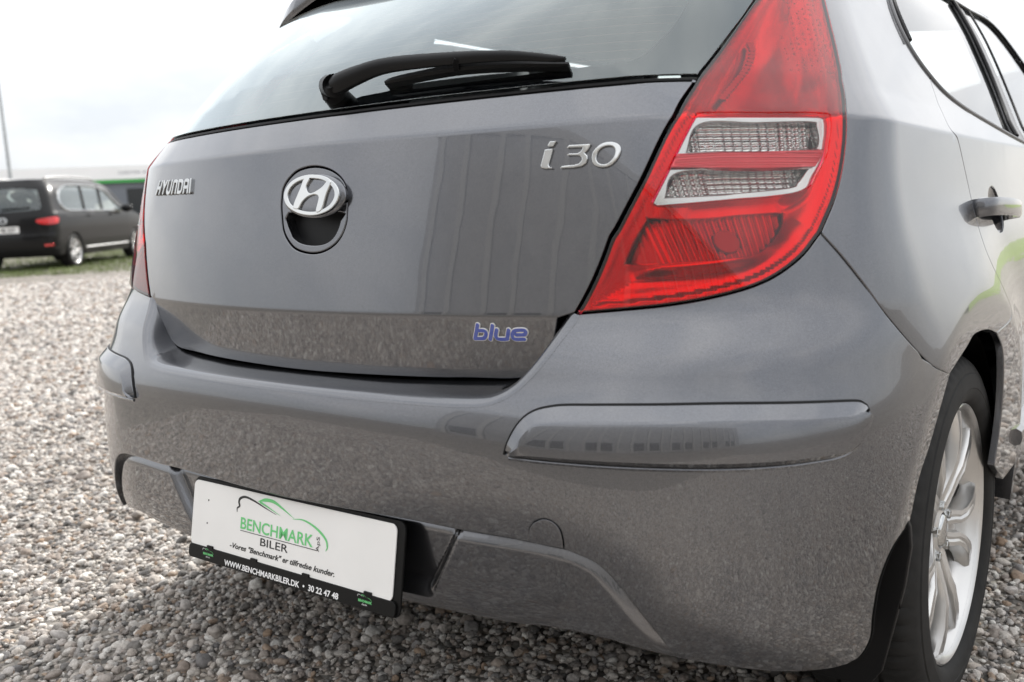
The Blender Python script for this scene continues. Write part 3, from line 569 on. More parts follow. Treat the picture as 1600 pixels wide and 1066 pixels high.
# tail lamps -------------------------------------------------------------
lamp_out = loop(D['lamp_in'], D['lamp_bot'], D['lamp_out'])
def shrink(lp, d, S=BODY):
    p = np.asarray(lp, float); q = np.c_[S.L(p[:, 0]), p[:, 1]]
    if area(q) < 0: q = q[::-1]
    q = inset(densify(q, .006), d); return np.c_[S.A(q[:, 0]), q[:, 1]]
bz = loop(D['bezel'][:3], D['bezel'][2:8], D['bezel'][7:], [D['bezel'][-1], D['bezel'][0]])
dw = closed_smooth(D['darkwin'], 2)
for s in (RIGHT, LEFT):
    mm = lambda lp: np.asarray(lp)*[s, 1]
    tl = empty('tail_lamp', parent=car)
    crease = (1.015,)
    panel('red_lens', BODY, mm(lamp_out), 'red_lens', tl, holes=[mm(bz)], off=.002, gap=.0026, r=.0015, depth=.006, rows=crease, grid=.02)
    panel('clear_lens', BODY, mm(bz), 'clear_lens', tl, off=.002, gap=.0, rim=False, grid=.02)
    panel('housing', BODY, mm(lamp_out), 'red_wall', tl, off=-.05, gap=.0014, rim=True, r=.0002, depth=-.0495, grid=.03)
    up_ = np.array([p for p in shrink(lamp_out, .0145)])
    # red reflector floor with openings for the clear cell and the dark lower cell
    edge2 = np.c_[BODY.L(lamp_out[:, 0]), lamp_out[:, 1]]
    def red_steps(a, v, X):
        d = dist_to(np.c_[np.abs(BODY.L(a)), v], edge2)
        return -.004*ss(.008, .014, d)-.020*ss(.012, .060, d)-.006*ss(.86, .80, v)*ss(.02, .05, d)*np.sin(v*140)
    panel('red_reflector', BODY, mm(shrink(lamp_out, .0045)), 'red_in', tl, holes=[mm(bz), mm(dw)], off=-.0035, gap=0, r=.002, depth=.014, grid=.0035, edge=.0035, disp=red_steps)
    panel('chrome_bezel', BODY, mm(bz), 'bezel', tl, holes=[mm(loop(D['pane_up'][:3], D['pane_up'][2:], [D['pane_up'][-1], D['pane_up'][0]])), mm(loop(D['pane_lo'][:4], D['pane_lo'][3:], [D['pane_lo'][-1], D['pane_lo'][0]]))],
          off=-.007, gap=.0005, r=.002, depth=.03, grid=.006, edge=.005)
    panel('red_bar', BODY, mm(D['bar']), 'red_bar', tl, off=-.001, gap=.0006, r=.001, depth=.006, grid=.002, disp=lambda a, v, X: .0007*np.cos(v*2*np.pi/.0064))
    flute = lambda a, v, X: .0034*np.abs(np.sin(v*np.pi/.0068))+.0042*np.abs(np.sin(np.abs(BODY.L(a))*np.pi/.0115))*(.35+.65*ss(.0, .6, np.sin(np.abs(BODY.L(a))*38)))
    panel('reflector_cell', BODY, mm(np.array(D['pane_up'])), 'reflector', tl, off=-.030, gap=-.002, rim=False, grid=.0022, disp=flute)
    panel('reflector_cell', BODY, mm(np.array(D['pane_lo'])), 'reflector', tl, off=-.030, gap=-.002, rim=False, grid=.0022, disp=flute)
    panel('dark_cell', BODY, mm(dw), 'red_dark', tl, off=-.040, gap=-.001, rim=False, grid=.0026,
          disp=lambda a, v, X: .004*np.abs(np.sin(np.abs(BODY.L(a))*np.pi/.0105))*ss(1.0, 1.25, np.abs(a))+.012*ss(.82, .80, v)*ss(1.35, 1.05, np.abs(a)))
    bl_ = D['bulb'][0]; bq = [(bl_[0]+.034*math.cos(t), bl_[1]+.0135*math.sin(t)) for t in np.linspace(0, 2*np.pi, 25)[:-1]]
    panel('bulb_socket', BODY, mm(bq), 'red_wall', tl, off=-.030, gap=0, r=.002, depth=.012, edge=.004)
    ng = 0
    for t in np.linspace(0, 1, 20):                 # row of little prisms in the upper cell
        i = t*(len(D['led_arc'])-1); i0 = min(int(i), len(D['led_arc'])-2); p_ = np.array(D['led_arc'][i0])*(1-i+i0)+np.array(D['led_arc'][i0+1])*(i-i0)
        q = [(p_[0]+.009*math.cos(x), p_[1]+.0026*math.sin(x)) for x in np.linspace(0, 2*np.pi, 9)[:-1]]
        panel('light_prism', BODY, mm(q), 'amber', tl, off=-.001, gap=0, r=.0005, depth=.004, edge=.01, grid=.02)
    dots = []; V, F = [], []                          # moulded dot field of the upper cell
    for i in range(17):
        for j in range(7):
            v_ = 1.085+.0088*i; a_ = 1.60+.026*j+.10*(v_-1.08)
            if (i*7+j*5) % 4 == 3 or (j < 2 and i > 6): continue
            X_ = BODY.Q(a_*s, v_)-BODY.N(a_*s, v_)*.002; b_ = len(V)
            V += [X_+np.array(d)*.0017 for d in ((1, 0, 0), (0, 1, 0), (-1, 0, 0), (0, -1, 0), (0, 0, 1), (0, 0, -1))]
            F += [(b_+i0, b_+i1, b_+i2) for i0, i1, i2 in ((0, 1, 4), (1, 2, 4), (2, 3, 4), (3, 0, 4), (1, 0, 5), (2, 1, 5), (3, 2, 5), (0, 3, 5))]
    tag(mobj('lens_dots', V, F, 'amber', tl), kind='stuff')

# bumper ----------------------------------------------------------------
E_top = [(0, .634), (.3, .634), (.619, .6345), (.745, .6375), (.785, .644), (.806, .656), (.813, .672), (.8155, .695), (.819, .724), D['lampbot_m'][0]]
E_half = loop(E_top); BS = BUMP
low = loop(D['bot_m'], [D['bot_m'][-1], D['ins_r'][0]], D['ins_r'])          # bottom corner then up along the insert
ins_top_r = loop(D['ins_l'], [D['ins_l'][-1], (0, .4535)])
corner = loop(E_top, D['lampbot_m'], D['seam_m'], D['arch_m'], D['flap_m'], D['bot_m'], D['ins_r'])   # centre top -> clockwise -> insert edge on the right
tow = np.array(D['tow'])
tow_s = smooth_seg(D['tow'], 5)
right_edge = np.vstack([corner, tow_s[1:], ins_top_r[1:]])
ins_mir = smooth_seg(D['ins_r']+[(.965, .4545)]+D['ins_l'][1:]+[(0, .4535)])
left_part = np.vstack([loop(E_top, D['lampbot_m'], D['seam_m'], D['arch_m'], D['flap_m'], D['bot_m']), ins_mir[1:]])*[-1, 1]
bump_out = np.vstack([right_edge, left_part[::-1][1:-1]])
bumper = panel('rear_bumper', BS, bump_out, 'paint', car, gap=.002, r=.0025, depth=.02, grid=.016, refine=near_flare)
tow_lp = np.vstack([tow_s, np.array([(float(a), float(v)) for a, v in smooth_seg([D['tow'][-1], (.99, .4525), D['tow'][0]])[1:-1]])])
panel('tow_eye_cover', BS, tow_lp, 'paint', bumper, gap=.0016, r=.0008, depth=.01, edge=.004)
# ledge between bumper edge and tailgate
T_half = smooth_seg([(0, .645), (.3, .646), (.45, .649), (.56, .652), (.64, .655), (.69, .663), (.726, .679), (.745, .695), (.762, .715), (.80, .752)])
def resamp(p, n, S):
    q = np.c_[S.L(p[:, 0]), p[:, 1]]; d = np.r_[0, np.cumsum(np.linalg.norm(np.diff(q, axis=0), axis=1))]; t = np.linspace(0, d[-1], n)
    return np.c_[np.interp(t, d, p[:, 0]), np.interp(t, d, p[:, 1])]
ne = 60; Er = resamp(E_half, ne, BS); Tr = resamp(T_half, ne, BODY)
Er = np.vstack([(Er[::-1]*[-1, 1])[:-1], Er]); Tr = np.vstack([(Tr[::-1]*[-1, 1])[:-1], Tr]); n2 = len(Er)
Ep = BS.Q(Er[:, 0], Er[:, 1]); En = BS.N(Er[:, 0], Er[:, 1]); tt = np.gradient(Ep, axis=0); tt /= np.linalg.norm(tt, axis=1, keepdims=True); Up = np.cross(En, tt); Up /= np.linalg.norm(Up, axis=1, keepdims=True)
Tp = BODY.Q(Tr[:, 0], Tr[:, 1])-BODY.N(Tr[:, 0], Tr[:, 1])*.028
rowsV = [Ep-Up*.006+En*.0003, Ep-Up*.001+En*.0005]; nr = 14
C1 = Ep+Up*.012-En*.002
for i in range(nr):
    u = i/(nr-1); C2 = C1+(Tp-C1)*.22
    rowsV.append((1-u)**3*Ep+3*(1-u)**2*u*C1+3*(1-u)*u*u*C2+u**3*Tp)
V = np.stack(rowsV, 1).reshape(-1, 3)
mobj('loading_ledge', V, [f[::-1] for f in grid_faces(n2, nr+2)], 'paint', bumper)
# protection strips
def strip(s):
    n = 90
    top = smooth_seg(D['strip_top']); rid = smooth_seg(D['strip_ridge']); bot = smooth_seg(D['strip_bot'])
    A, B_, C = resamp(top, n, BS), resamp(rid, n, BS), resamp(bot, n, BS)
    t = np.linspace(0, 1, n); V = []
    h = .0125*np.clip(np.minimum(t/.03, (1-t)/.012), 0, 1)**.6
    rows_ = [(A, -.012+0*t), (A, .0008+0*t), (A+(B_-A)*.10, .0035*h/.0125), (A+(B_-A)*.92, h*.93), (B_, h), (B_+(C-B_)*.06, h*1.04), (B_+(C-B_)*.5, h*1.12), (B_+(C-B_)*.90, h*1.0), (C, h*.62), (C, -.012+0*t)]
    for p, o in rows_:
        V.append(BS.Q(p[:, 0]*s, p[:, 1])+BS.N(p[:, 0]*s, p[:, 1])*o[:, None])
    V = np.stack(V, 1).reshape(-1, 3); bm = bmesh.new(); vv = [bm.verts.new(v) for v in V]
    for f in grid_faces(n, len(rows_)): bm.faces.new([vv[i] for i in f])
    o_ = bm_obj('protection_strip', bm, 'paint', bumper, angle=17); return o_
strip(1); strip(-1)
def strip_gap(s):
    A = resamp(smooth_seg(D['strip_top']), 90, BS); C = resamp(smooth_seg(D['strip_bot']), 90, BS)
    for nm, p, w in (('strip_joint', A, .0022),):
        q = BS.Q(p[:, 0]*s, p[:, 1]); n_ = BS.N(p[:, 0]*s, p[:, 1])
        sweep(nm, q+n_*.0004, circ(w, 6), 'trim', bumper, ups=list(n_))
strip_gap(1); strip_gap(-1)
for s in (1, -1):
    C = resamp(smooth_seg(D['strip_bot']), 90, BS)[2:-3]; n_ = BS.N(C[:, 0]*s, C[:, 1]-.0045); sweep('strip_seat', BS.Q(C[:, 0]*s, C[:, 1]-.0045)-n_*.0008, circ(.0034, 8), 'paint', bumper, ups=list(n_))
# lower insert with the plate recess
ia, iv = D['ins_l'][2]                                       # top of the recess edge
ib = .62; ivb = .350
def ins_disp(a, v, X):
    aa = np.abs(a); ed = ia+(ib-ia)*np.clip((iv-v)/(iv-ivb), -.2, 1.0)
    Rr = ss(.0, -.04, aa-ed)*ss(.330, .362, v)
    d = dist_to(np.c_[np.abs(BS.L(a)), v], ins_edge)+np.where(inside(np.c_[np.abs(BS.L(a)), v], ins_poly), 0, -.012)
    rnd = (1-ss(-.006, .022, d))*ss(.298, .345, v)
    bot = np.clip((.325-v)/.02, 0, 2)**2
    return -.008-.010*rnd-.016*Rr-.008*bot*(aa < 1.15)
ins_low = [(1.300, .298), (1.061, .327), (.848, .3185), (.502, .311), (0, .3075)]
ins_up = [(1.290, .322), (1.235, .371), (1.19, .405), (1.135, .446), (1.06, .472), (.88, .474), (.7, .474), (0, .474)]
_e = smooth_seg(D['ins_r']+[(.965, .4545)]+D['ins_l'][1:]+[(0, .4535)]); ins_edge_l = np.c_[BS.L(_e[:, 0]), _e[:, 1]]
ins_edge = np.vstack([ins_edge_l, ins_edge_l[::-1]+1e-7]); ins_poly = np.vstack([ins_edge_l, [(0, .2), (ins_edge_l[0, 0], .2)]])
ih = loop(ins_up[::-1], [ins_up[0], ins_low[0]], ins_low); ins_out = np.vstack([ih, (ih[::-1]*[-1, 1])[1:-1]])
panel('lower_insert', BS, ins_out, 'paint', bumper, off=0, gap=0, r=.004, depth=.05, grid=.0055, disp=ins_disp)

# number plate -----------------------------------------------------------
pl = empty('number_plate', parent=car)
pa_ = -.2005; PW, PH = .498, .116
PM = Matrix.Translation((0.001, .024, .4455)) @ Matrix.Rotation(pa_, 4, 'X') @ Matrix.Rotation(math.radians(90), 4, 'X')   # local x right, y up (0 at top edge), z to the viewer
def rrect(x0, x1, y0, y1, r, n=6):
    out = []
    for cx, cy, a0 in ((x1-r, y1-r, 0), (x0+r, y1-r, 90), (x0+r, y0+r, 180), (x1-r, y0+r, 270)):
        out += [(cx+r*math.cos(math.radians(a0+90*i/n)), cy+r*math.sin(math.radians(a0+90*i/n))) for i in range(n+1)]
    return out
def slab(name, poly, z0, z1, mat, bev=.001):
    bm = bmesh.new(); a = [bm.verts.new(PM @ Vector((x, y, z1))) for x, y in poly]; b = [bm.verts.new(PM @ Vector((x, y, z0))) for x, y in poly]; n = len(poly)
    bm.faces.new(a); bm.faces.new(b[::-1])
    for i in range(n): bm.faces.new((a[i], b[i], b[(i+1) % n], a[(i+1) % n]))
    return bm_obj(name, bm, mat, pl, bev)
slab('plate_holder', rrect(-.252, .264, -.139, .006, .014), -.006, -.0015, 'plate_black', .0015)
slab('white_plate', rrect(-PW/2, PW/2, -PH, 0, .011), -.001, .0012, 'plate', .0004)
slab('holder_strip', rrect(-.251, .258, -.138, -.1135, .008), -.0012, .003, 'plate_black', .0012)
for x in (-.19, -.07, .06, .20): slab('holder_clip', rrect(x-.008, x+.008, -.1145, -.1095, .001), .001, .0042, 'plate_black', .0004)
def decal(name, V, F, mat, z=.0017):
    return mobj(name, [PM @ Vector((p[0], p[1], z)) for p in V], F, mat, pl, smooth=False)
def ptext(txt, x, y, size, mat, shear=0., bold=0., sx_=1., z=.0017, w=None, rot=0.):
    V, F = text_data(txt, size, shear, bold); V = V.copy(); V[:, 0] -= V[:, 0].min()
    if w: V[:, 0] *= w/V[:, 0].max()
    if rot: V = np.c_[-V[:, 1], V[:, 0], V[:, 2]]
    V[:, 0] += x; V[:, 1] += y; return decal('plate_text', V, F, mat, z)
ptext('BENCHMARK', -.1125, -.0655, .0275, 'ink_green', 0, .0004, w=.183)
ptext('BILER', -.058, -.0855, .0185, 'ink_black', 0, .0001, w=.070)
ptext('ApS', .0855, -.0705, .0105, 'ink_black', rot=1, w=.0235)
ptext('-Vores "Benchmark" er tilfredse kunder.', -.1375, -.1022, .0126, 'ink_black', .28, .00028, w=.262)
ptext('WWW.BENCHMARKBILER.DK  \u2022  30 22 47 48', -.147, -.1345, .0135, 'ink_white', 0, .00035, z=.0034, w=.285)
def band(pts, w, mat, z=.0017):
    p = smooth_seg(pts, 8); n = len(p); t = np.gradient(p, axis=0); t /= np.linalg.norm(t, axis=1, keepdims=True)+1e-9; q = np.c_[-t[:, 1], t[:, 0]]
    ww = (np.interp(np.linspace(0, 1, n), np.linspace(0, 1, len(w)), w)/2)[:, None]
    decal('plate_motif', np.vstack([p+q*ww, p-q*ww]), [(n+i, n+i+1, i+1, i) for i in range(n-1)], mat, z)
band([(-.1125, -.069), (-.018, -.069), (.082, -.069)], [.0011, .0011], 'ink_black')
def motif(ox, oy, k, z, c1, c2):
    f = lambda pts: [(ox+x*k, oy+y*k) for x, y in pts]
    band(f([(-.124, -.0395), (-.1245, -.033), (-.1185, -.0285), (-.121, -.022), (-.118, -.0155), (-.104, -.011), (-.08, -.0145), (-.05, -.022), (-.022, -.0285)]), [.0012*k, .0036*k, .0046*k, .003*k, .0005*k], c1, z)
    band(f([(-.07, -.0135), (-.052, -.0085), (-.03, -.0085), (-.006, -.0165), (.022, -.0275)]), [.001*k, .0058*k, .0052*k, .003*k, .0004*k], c2, z+.0001)
    band(f([(-.066, -.0135), (-.045, -.019), (-.012, -.0285)]), [.004*k, .0024*k, .0003*k], c2, z+.0002)
    band(f([(.018, -.029), (.045, -.0265), (.075, -.034), (.098, -.047), (.104, -.0595), (.1005, -.0665)]), [.0004*k, .0028*k, .0042*k, .0034*k, .0006*k], c2, z+.0001)
motif(0, 0, 1, .0017, 'ink_black', 'ink_green')
for x in (-.193, .196):
    motif(x, -.1150, .135, .0034, 'ink_white', 'ink_green'); ptext('BENCHMARK', x-.0145, -.1268, .0052, 'ink_green', 0, .0002, z=.0034, w=.029); ptext('BILER', x-.006, -.1312, .003, 'ink_white', z=.0034, w=.011)
for x, y in ((-.205, -.072), (-.205, -.0315)):
    slab('plate_screw', [(x+.0016*math.cos(t), y+.0016*math.sin(t)) for t in np.linspace(0, 6.28, 9)[:-1]], .001, .0018, 'ink_black', .0002)

# side panels -------------------------------------------------------------
arch = D['arch_b']; door = D['door']; win = D['win']
door_low = door+[(2.178, .72), (2.186, .66), arch[3]]
win_line = win[2:6]
roof_v = 1.425
for s in (RIGHT, LEFT):
    mm = lambda lp: np.asarray(lp)*[s, 1]
    qp = loop(D['lamp_out'], [D['lamp_out'][-1], (1.86, roof_v)], [(1.86, roof_v), (2.10, roof_v), (2.125, 1.38)], [(2.125, 1.38), win[0], win[1], win[2]], [win[2], door[0]], door_low, D['arch_b'][:4][::-1], [D['arch_b'][0], D['seam_b'][-1]], D['seam_b'][::-1])
    quarter = panel('quarter_panel', BODY, mm(qp), 'paint', car, gap=.002, r=.002, depth=.03, rows=(1.015,), grid=.02, refine=near_flare)
    # rear door
    wl = smooth_seg(win_line+[(2.49, 1.0165)])
    dr = loop(door_low[::-1], [door[0], win[2]], win_line+[(2.49, 1.0165)], [(2.49, 1.0165), (2.52, .9), (2.53, .6), (2.53, .33)], [(2.53, .33), (2.195, .33)], [(2.195, .33), arch[7]], arch[3:][::-1])
    HA, HB = D['grip']; ca, cv = D['cup'][0]
    cup = [(ca+.024*math.cos(t), cv+.050*math.sin(t)) for t in np.linspace(0, 2*np.pi, 25)[:-1]]
    rd = panel('rear_door', BODY, mm(dr), 'paint', car, holes=[mm(cup)], gap=.002, r=.002, depth=.012, rows=(1.015,), grid=.025, refine=near_flare)
    fd = loop([(2.49, 1.0165), (2.7, .998), (2.95, .985)], [(2.95, .985), (2.99, .8), (3.0, .33)], [(3.0, .33), (2.53, .33)], [(2.53, .33), (2.53, .6), (2.52, .9), (2.49, 1.0165)])
    fdo = panel('front_door', BODY, mm(fd), 'paint', car, gap=.002, r=.002, depth=.03, rows=(1.015,), grid=.03)
    far = [(3.0, .33)]+[(3.0+.0*t, .33) for t in ()]
    fc, fr_ = 3.263, .150
    fa = [(fc-fr_*math.cos(t), .305+.335*math.sin(t)) for t in np.linspace(math.asin(.03/.335), math.pi-math.asin(.03/.335), 19)]
    ff = loop([(2.95, .985), (3.1, .975), (3.3, .93), (3.45, .86), (3.52, .78)], [(3.52, .78), (3.54, .5), (3.53, .33)], [(3.53, .33), fa[-1]], fa[::-1], [fa[0], (3.0, .33)], [(3.0, .33), (2.99, .8), (2.95, .985)])
    panel('front_wing', BODY, mm(ff), 'paint', car, gap=.002, r=.002, depth=.03, rows=(), grid=.03)
    # windows: rear door glass, pillar, front door glass
    wb_ = [(a, v+.010) for a, v in win_line]
    pil = win[6:10]                                            # black pillar edge, top to bottom
    top_w = 1.405
    pv_ = [(2.415, 1.0385), (2.456, 1.181), (2.445, 1.29), (2.424, top_w)]
    g1 = loop([(2.128, 1.375), (2.1125, 1.277), (2.125, 1.190), (2.153, 1.134)], [(2.153, 1.134)]+wb_[1:3]+[pv_[0]], pv_, [(2.424, top_w), (2.16, top_w), (2.128, 1.375)])
    g1o = panel('door_window', BODY, mm(g1), 'side_glass', rd, off=-.005, gap=.003, rim=False, grid=.03)
    g2s = [(2.47, 1.0255), (2.51, 1.181), (2.50, 1.29), (2.475, top_w)]
    panel('pillar_trim', BODY, mm(loop(pv_, [pv_[-1], g2s[-1]], g2s[::-1], [g2s[0], pv_[0]])), 'seal', rd, off=-.003, gap=.0, r=.001, depth=.02, grid=.03)
    g2 = loop([(2.47, 1.0255), (2.7, 1.008), (2.93, .996)], [(2.93, .996), (2.86, 1.15), (2.74, 1.30), (2.66, top_w)], [(2.66, top_w), (2.475, top_w)], g2s[::-1])
    panel('door_window', BODY, mm(g2), 'side_glass', fdo, off=-.005, gap=.003, rim=False, grid=.03)
    # black seals round the glass
    for nm, pts, par, w in (('window_seal', [(2.1285, 1.375), (2.108, 1.277), (2.1205, 1.190), (2.151, 1.129), win[3], win[4], win[5], (2.49, 1.0225), (2.7, 1.0045), (2.95, .992)], rd, .0036),
                            ('window_seal', [(2.12, 1.412), (2.3, 1.412), (2.5, 1.412), (2.66, 1.412), (2.76, 1.30), (2.88, 1.15), (2.955, .99)], fdo, .0035)):
        p = smooth_seg(pts, 8)*[s, 1]; n_ = BODY.N(p[:, 0], p[:, 1]); sweep(nm, BODY.Q(p[:, 0], p[:, 1])+n_*.0005, circ(w, 8), 'seal' if par is rd else 'trim', par, ups=list(n_))
    for nm, pts, w in (('window_channel', [(2.135, 1.40), (2.112, 1.277), (2.124, 1.190)], .0075), ('pillar_seal', pv_, .005), ('pillar_seal', [(2.50, 1.40), (2.52, 1.29), (2.528, 1.181), (2.485, 1.03)], .003)):
        p = smooth_seg(pts, 8)*[s, 1]; n_ = BODY.N(p[:, 0], p[:, 1]); sweep(nm, BODY.Q(p[:, 0], p[:, 1])+n_*.0012, circ(w, 8), 'trim', rd, ups=list(n_))
    # roof rail panel above the doors
    pr_ = loop([(1.86, roof_v), (2.10, roof_v), (2.125, 1.418), (2.5, 1.418), (2.67, 1.418)], [(2.67, 1.418), (2.72, 1.36), (2.86, 1.18), (2.97, 1.0)], [(2.97, 1.0), (3.0, 1.0), (2.80, 1.33), (2.70, 1.44)], [(2.70, 1.44), (2.3, 1.452), (1.86, 1.452)], [(1.86, 1.452), (1.86, roof_v)])
    panel('roof_rail', BODY, mm(pr_), 'paint', quarter, gap=.0005, r=.001, depth=.02, grid=.03)
    # door handle: cup, grip
    q0 = np.array(BODY.Q(HA[0]*s, HA[1])); q1 = np.array(BODY.Q(HB[0]*s, HB[1])); n0_ = np.array(BODY.N((HA[0]+HB[0])/2*s, HA[1]))
    panel('handle_cup', BODY, mm(cup), 'paint', rd, off=-.002, gap=-.004, rim=False, grid=.006, edge=.004, disp=lambda a, v, X: -.013*np.clip(1-np.hypot((np.abs(a)-ca)/.0255, (v-cv)/.053)**2, 0, 1))
    hp = [q0-n0_*.004, q0+n0_*.010, q0+(q1-q0)*.10+n0_*.020, q0+(q1-q0)*.5+n0_*.026, q0+(q1-q0)*.9+n0_*.022, q1+n0_*.010, q1-n0_*.004]
    sweep('door_handle', smooth_seg(hp, 5), [(-.010, -.016), (.010, -.016), (.013, -.010), (.013, .010), (.010, .016), (-.010, .016)], 'paint', rd, ups=[(0, 0, 1)]*31)
    # sill and side moulding
    sk = smooth_seg([(2.235, .395), (2.30, .395), (2.6, .40), (2.98, .40)], 12)*[s, 1]; n_ = BODY.N(sk[:, 0], sk[:, 1])
    sweep('side_moulding', BODY.Q(sk[:, 0], sk[:, 1])+n_*.004, [(-.018, -.004), (.018, -.004), (.013, .006), (0, .009), (-.013, .006)], 'paint', rd, ups=list(n_))
    sl = smooth_seg([(2.245, .30), (2.4, .29), (2.8, .29), (3.05, .30)], 10)*[s, 1]; n_ = BODY.N(sl[:, 0], sl[:, 1])
    sweep('sill', BODY.Q(sl[:, 0], sl[:, 1])-n_*.02, [(-.045, -.03), (.045, -.03), (.045, .02), (-.045, .02)], 'paint', car, ups=list(n_))
    # wheel-arch liner
    for yc_ in (.755, 3.405):
        V = []; th_ = np.linspace(.0, math.pi+.0, 33)
        for x in (.882, .60):
            rr_ = .352 if x > .7 else .352
            V += [(s*(x if x < .7 else .866), yc_+rr_*math.cos(t), .305+rr_*math.sin(t)) for t in th_]
        V += [(s*.60, yc_+.02*math.cos(t), .305+.02*math.sin(t)) for t in th_]
        mobj('arch_liner', V, grid_faces(3, 33), 'black', car)
    # rolled lip of the arch on the quarter panel
    # mud flap
    fm = smooth_seg(D['flap_m'], 5); fq = BS.Q(fm[:, 0]*s, fm[:, 1]); fnn = BS.N(fm[:, 0]*s, fm[:, 1]); n = len(fm)
    bm = bmesh.new(); fo = [(.872, .445), (.878, .43), (.880, .40), (.872, .34), (.860, .286), (.841, .202), (.826, .180), (.800, .172), (.62, .172), (.62, .45), (.80, .45)]
    A_ = [bm.verts.new((s*x, .402+.03*(x-.62)*0, z)) for x, z in fo]; B_ = [bm.verts.new((s*x, .414, z)) for x, z in fo]; k_ = len(fo)
    bm.faces.new(A_); bm.faces.new(B_[::-1])
    for i in range(k_): bm.faces.new((A_[i], B_[i], B_[(i+1) % k_], A_[(i+1) % k_]))
    mfl = bm_obj('mud_flap', bm, 'trim', car, .003)
    sweep('flap_edge', fq-fnn*.006+np.array([0, .006, 0]), circ(.0065, 8), 'black', mfl, ups=list(fnn))

# roof, windscreen, bonnet, nose -------------------------------------------
def rib(y, half, z, crown, n=17): return [(half*t, y+.0*t*t, z+crown*(1-t*t)) for t in np.linspace(-1, 1, n)]
def loft(name, sections, mat, parent=car):
    n, m = len(sections), len(sections[0]); return mobj(name, [p for s_ in sections for p in s_], [f for f in grid_faces(n, m)], mat, parent)
def top_edge(a, v): q = BODY.Q(a, v); return q
ra = np.linspace(1.2, 2.68, 26); secs = []
for a in ra:
    q = BODY.Q(a, 1.45); secs.append(rib(q[1] if a > 1.5 else q[1], q[0], q[2]-.002, .045))
loft('roof', secs, 'paint'); loft('headliner', [[(x*.93, y, z-.035) for x, y, z in r_] for r_ in secs], 'headliner')
ws = []
for t in np.linspace(0, 1, 10):
    a = 2.70+(3.02-2.70)*t; v = 1.445+(1.0-1.445)*t; q = BODY.Q(a, v); ws.append([(q[0]*u, q[1]+.13*(1-u*u), q[2]+.03*(1-u*u)*(1-t)) for u in np.linspace(-1, 1, 17)])
loft('windscreen', ws, 'side_glass')
bs = []
for t in np.linspace(0, 1, 10):
    a = 3.0+.5*t; v = np.interp(t, [0, .6, 1], [.985, .93, .80]); q = BODY.Q(a, v); bs.append([(q[0]*u, q[1]+.12*(1-u*u), q[2]+.05*(1-u**4)) for u in np.linspace(-1, 1, 17)])
loft('bonnet', bs, 'paint')
ns = []
for v in np.linspace(.80, .25, 9):
    q = BODY.Q(3.5, v); ns.append([(q[0]*u, q[1]+.13*(1-u*u)+.05*math.sin((v-.25)/.55*math.pi), v+.05*(1-u**4)*(v-.25)/.55) for u in np.linspace(-1, 1, 17)])
loft('front_bumper', ns, 'paint')

# under-skin and cabin -----------------------------------------------------
li = loop([(0, .30), (1.2, .30), (1.9, .26), (1.98, .30)], [(1.98, .30), (2.0, .66), (2.05, 1.05)], [(2.05, 1.05), (1.2, 1.055), (0, 1.055)])
li = np.vstack([li, (li[::-1]*[-1, 1])[1:-1]])
panel('inner_shell', BODY, li, 'black', car, off=-.085, gap=0, rim=False, grid=.05, disp=lambda a, v, X: -.02*ss(.6, .45, v))
bm = bmesh.new(); box(bm, -.58, .58, .75, 4.05, .20, .24); box(bm, -.80, .80, 1.12, 3.02, .19, .24); bm_obj('floor_pan', bm, 'black', car)
bm = bmesh.new(); box(bm, -.62, .62, .32, .95, .80, .83); bm_obj('parcel_shelf', bm, 'cabin', car)
bm = bmesh.new(); box(bm, -.70, .70, 2.95, 3.1, .5, .93); bm_obj('dashboard', bm, 'cabin', car, .02)
def seat(x, y, w, h):
    st = empty('seat', parent=car); bm = bmesh.new(); box(bm, x-w, x+w, y, y+.12, .45, h, None); bm_obj('backrest', bm, 'seat', st, .04)
    bm = bmesh.new(); box(bm, x-w*.85, x+w*.85, y+.05, y+.6, .38, .52); bm_obj('cushion', bm, 'seat', st, .04)
    for hx in ((x,) if w < .35 else (x-.35, x, x+.35)):
        bm = bmesh.new(); box(bm, hx-.12, hx+.12, y+.01, y+.10, h+.03, h+.19); bm_obj('headrest', bm, 'seat', st, .035)
seat(0, .98, .62, 1.02); seat(-.37, 2.0, .25, 1.06); seat(.37, 2.0, .25, 1.06)

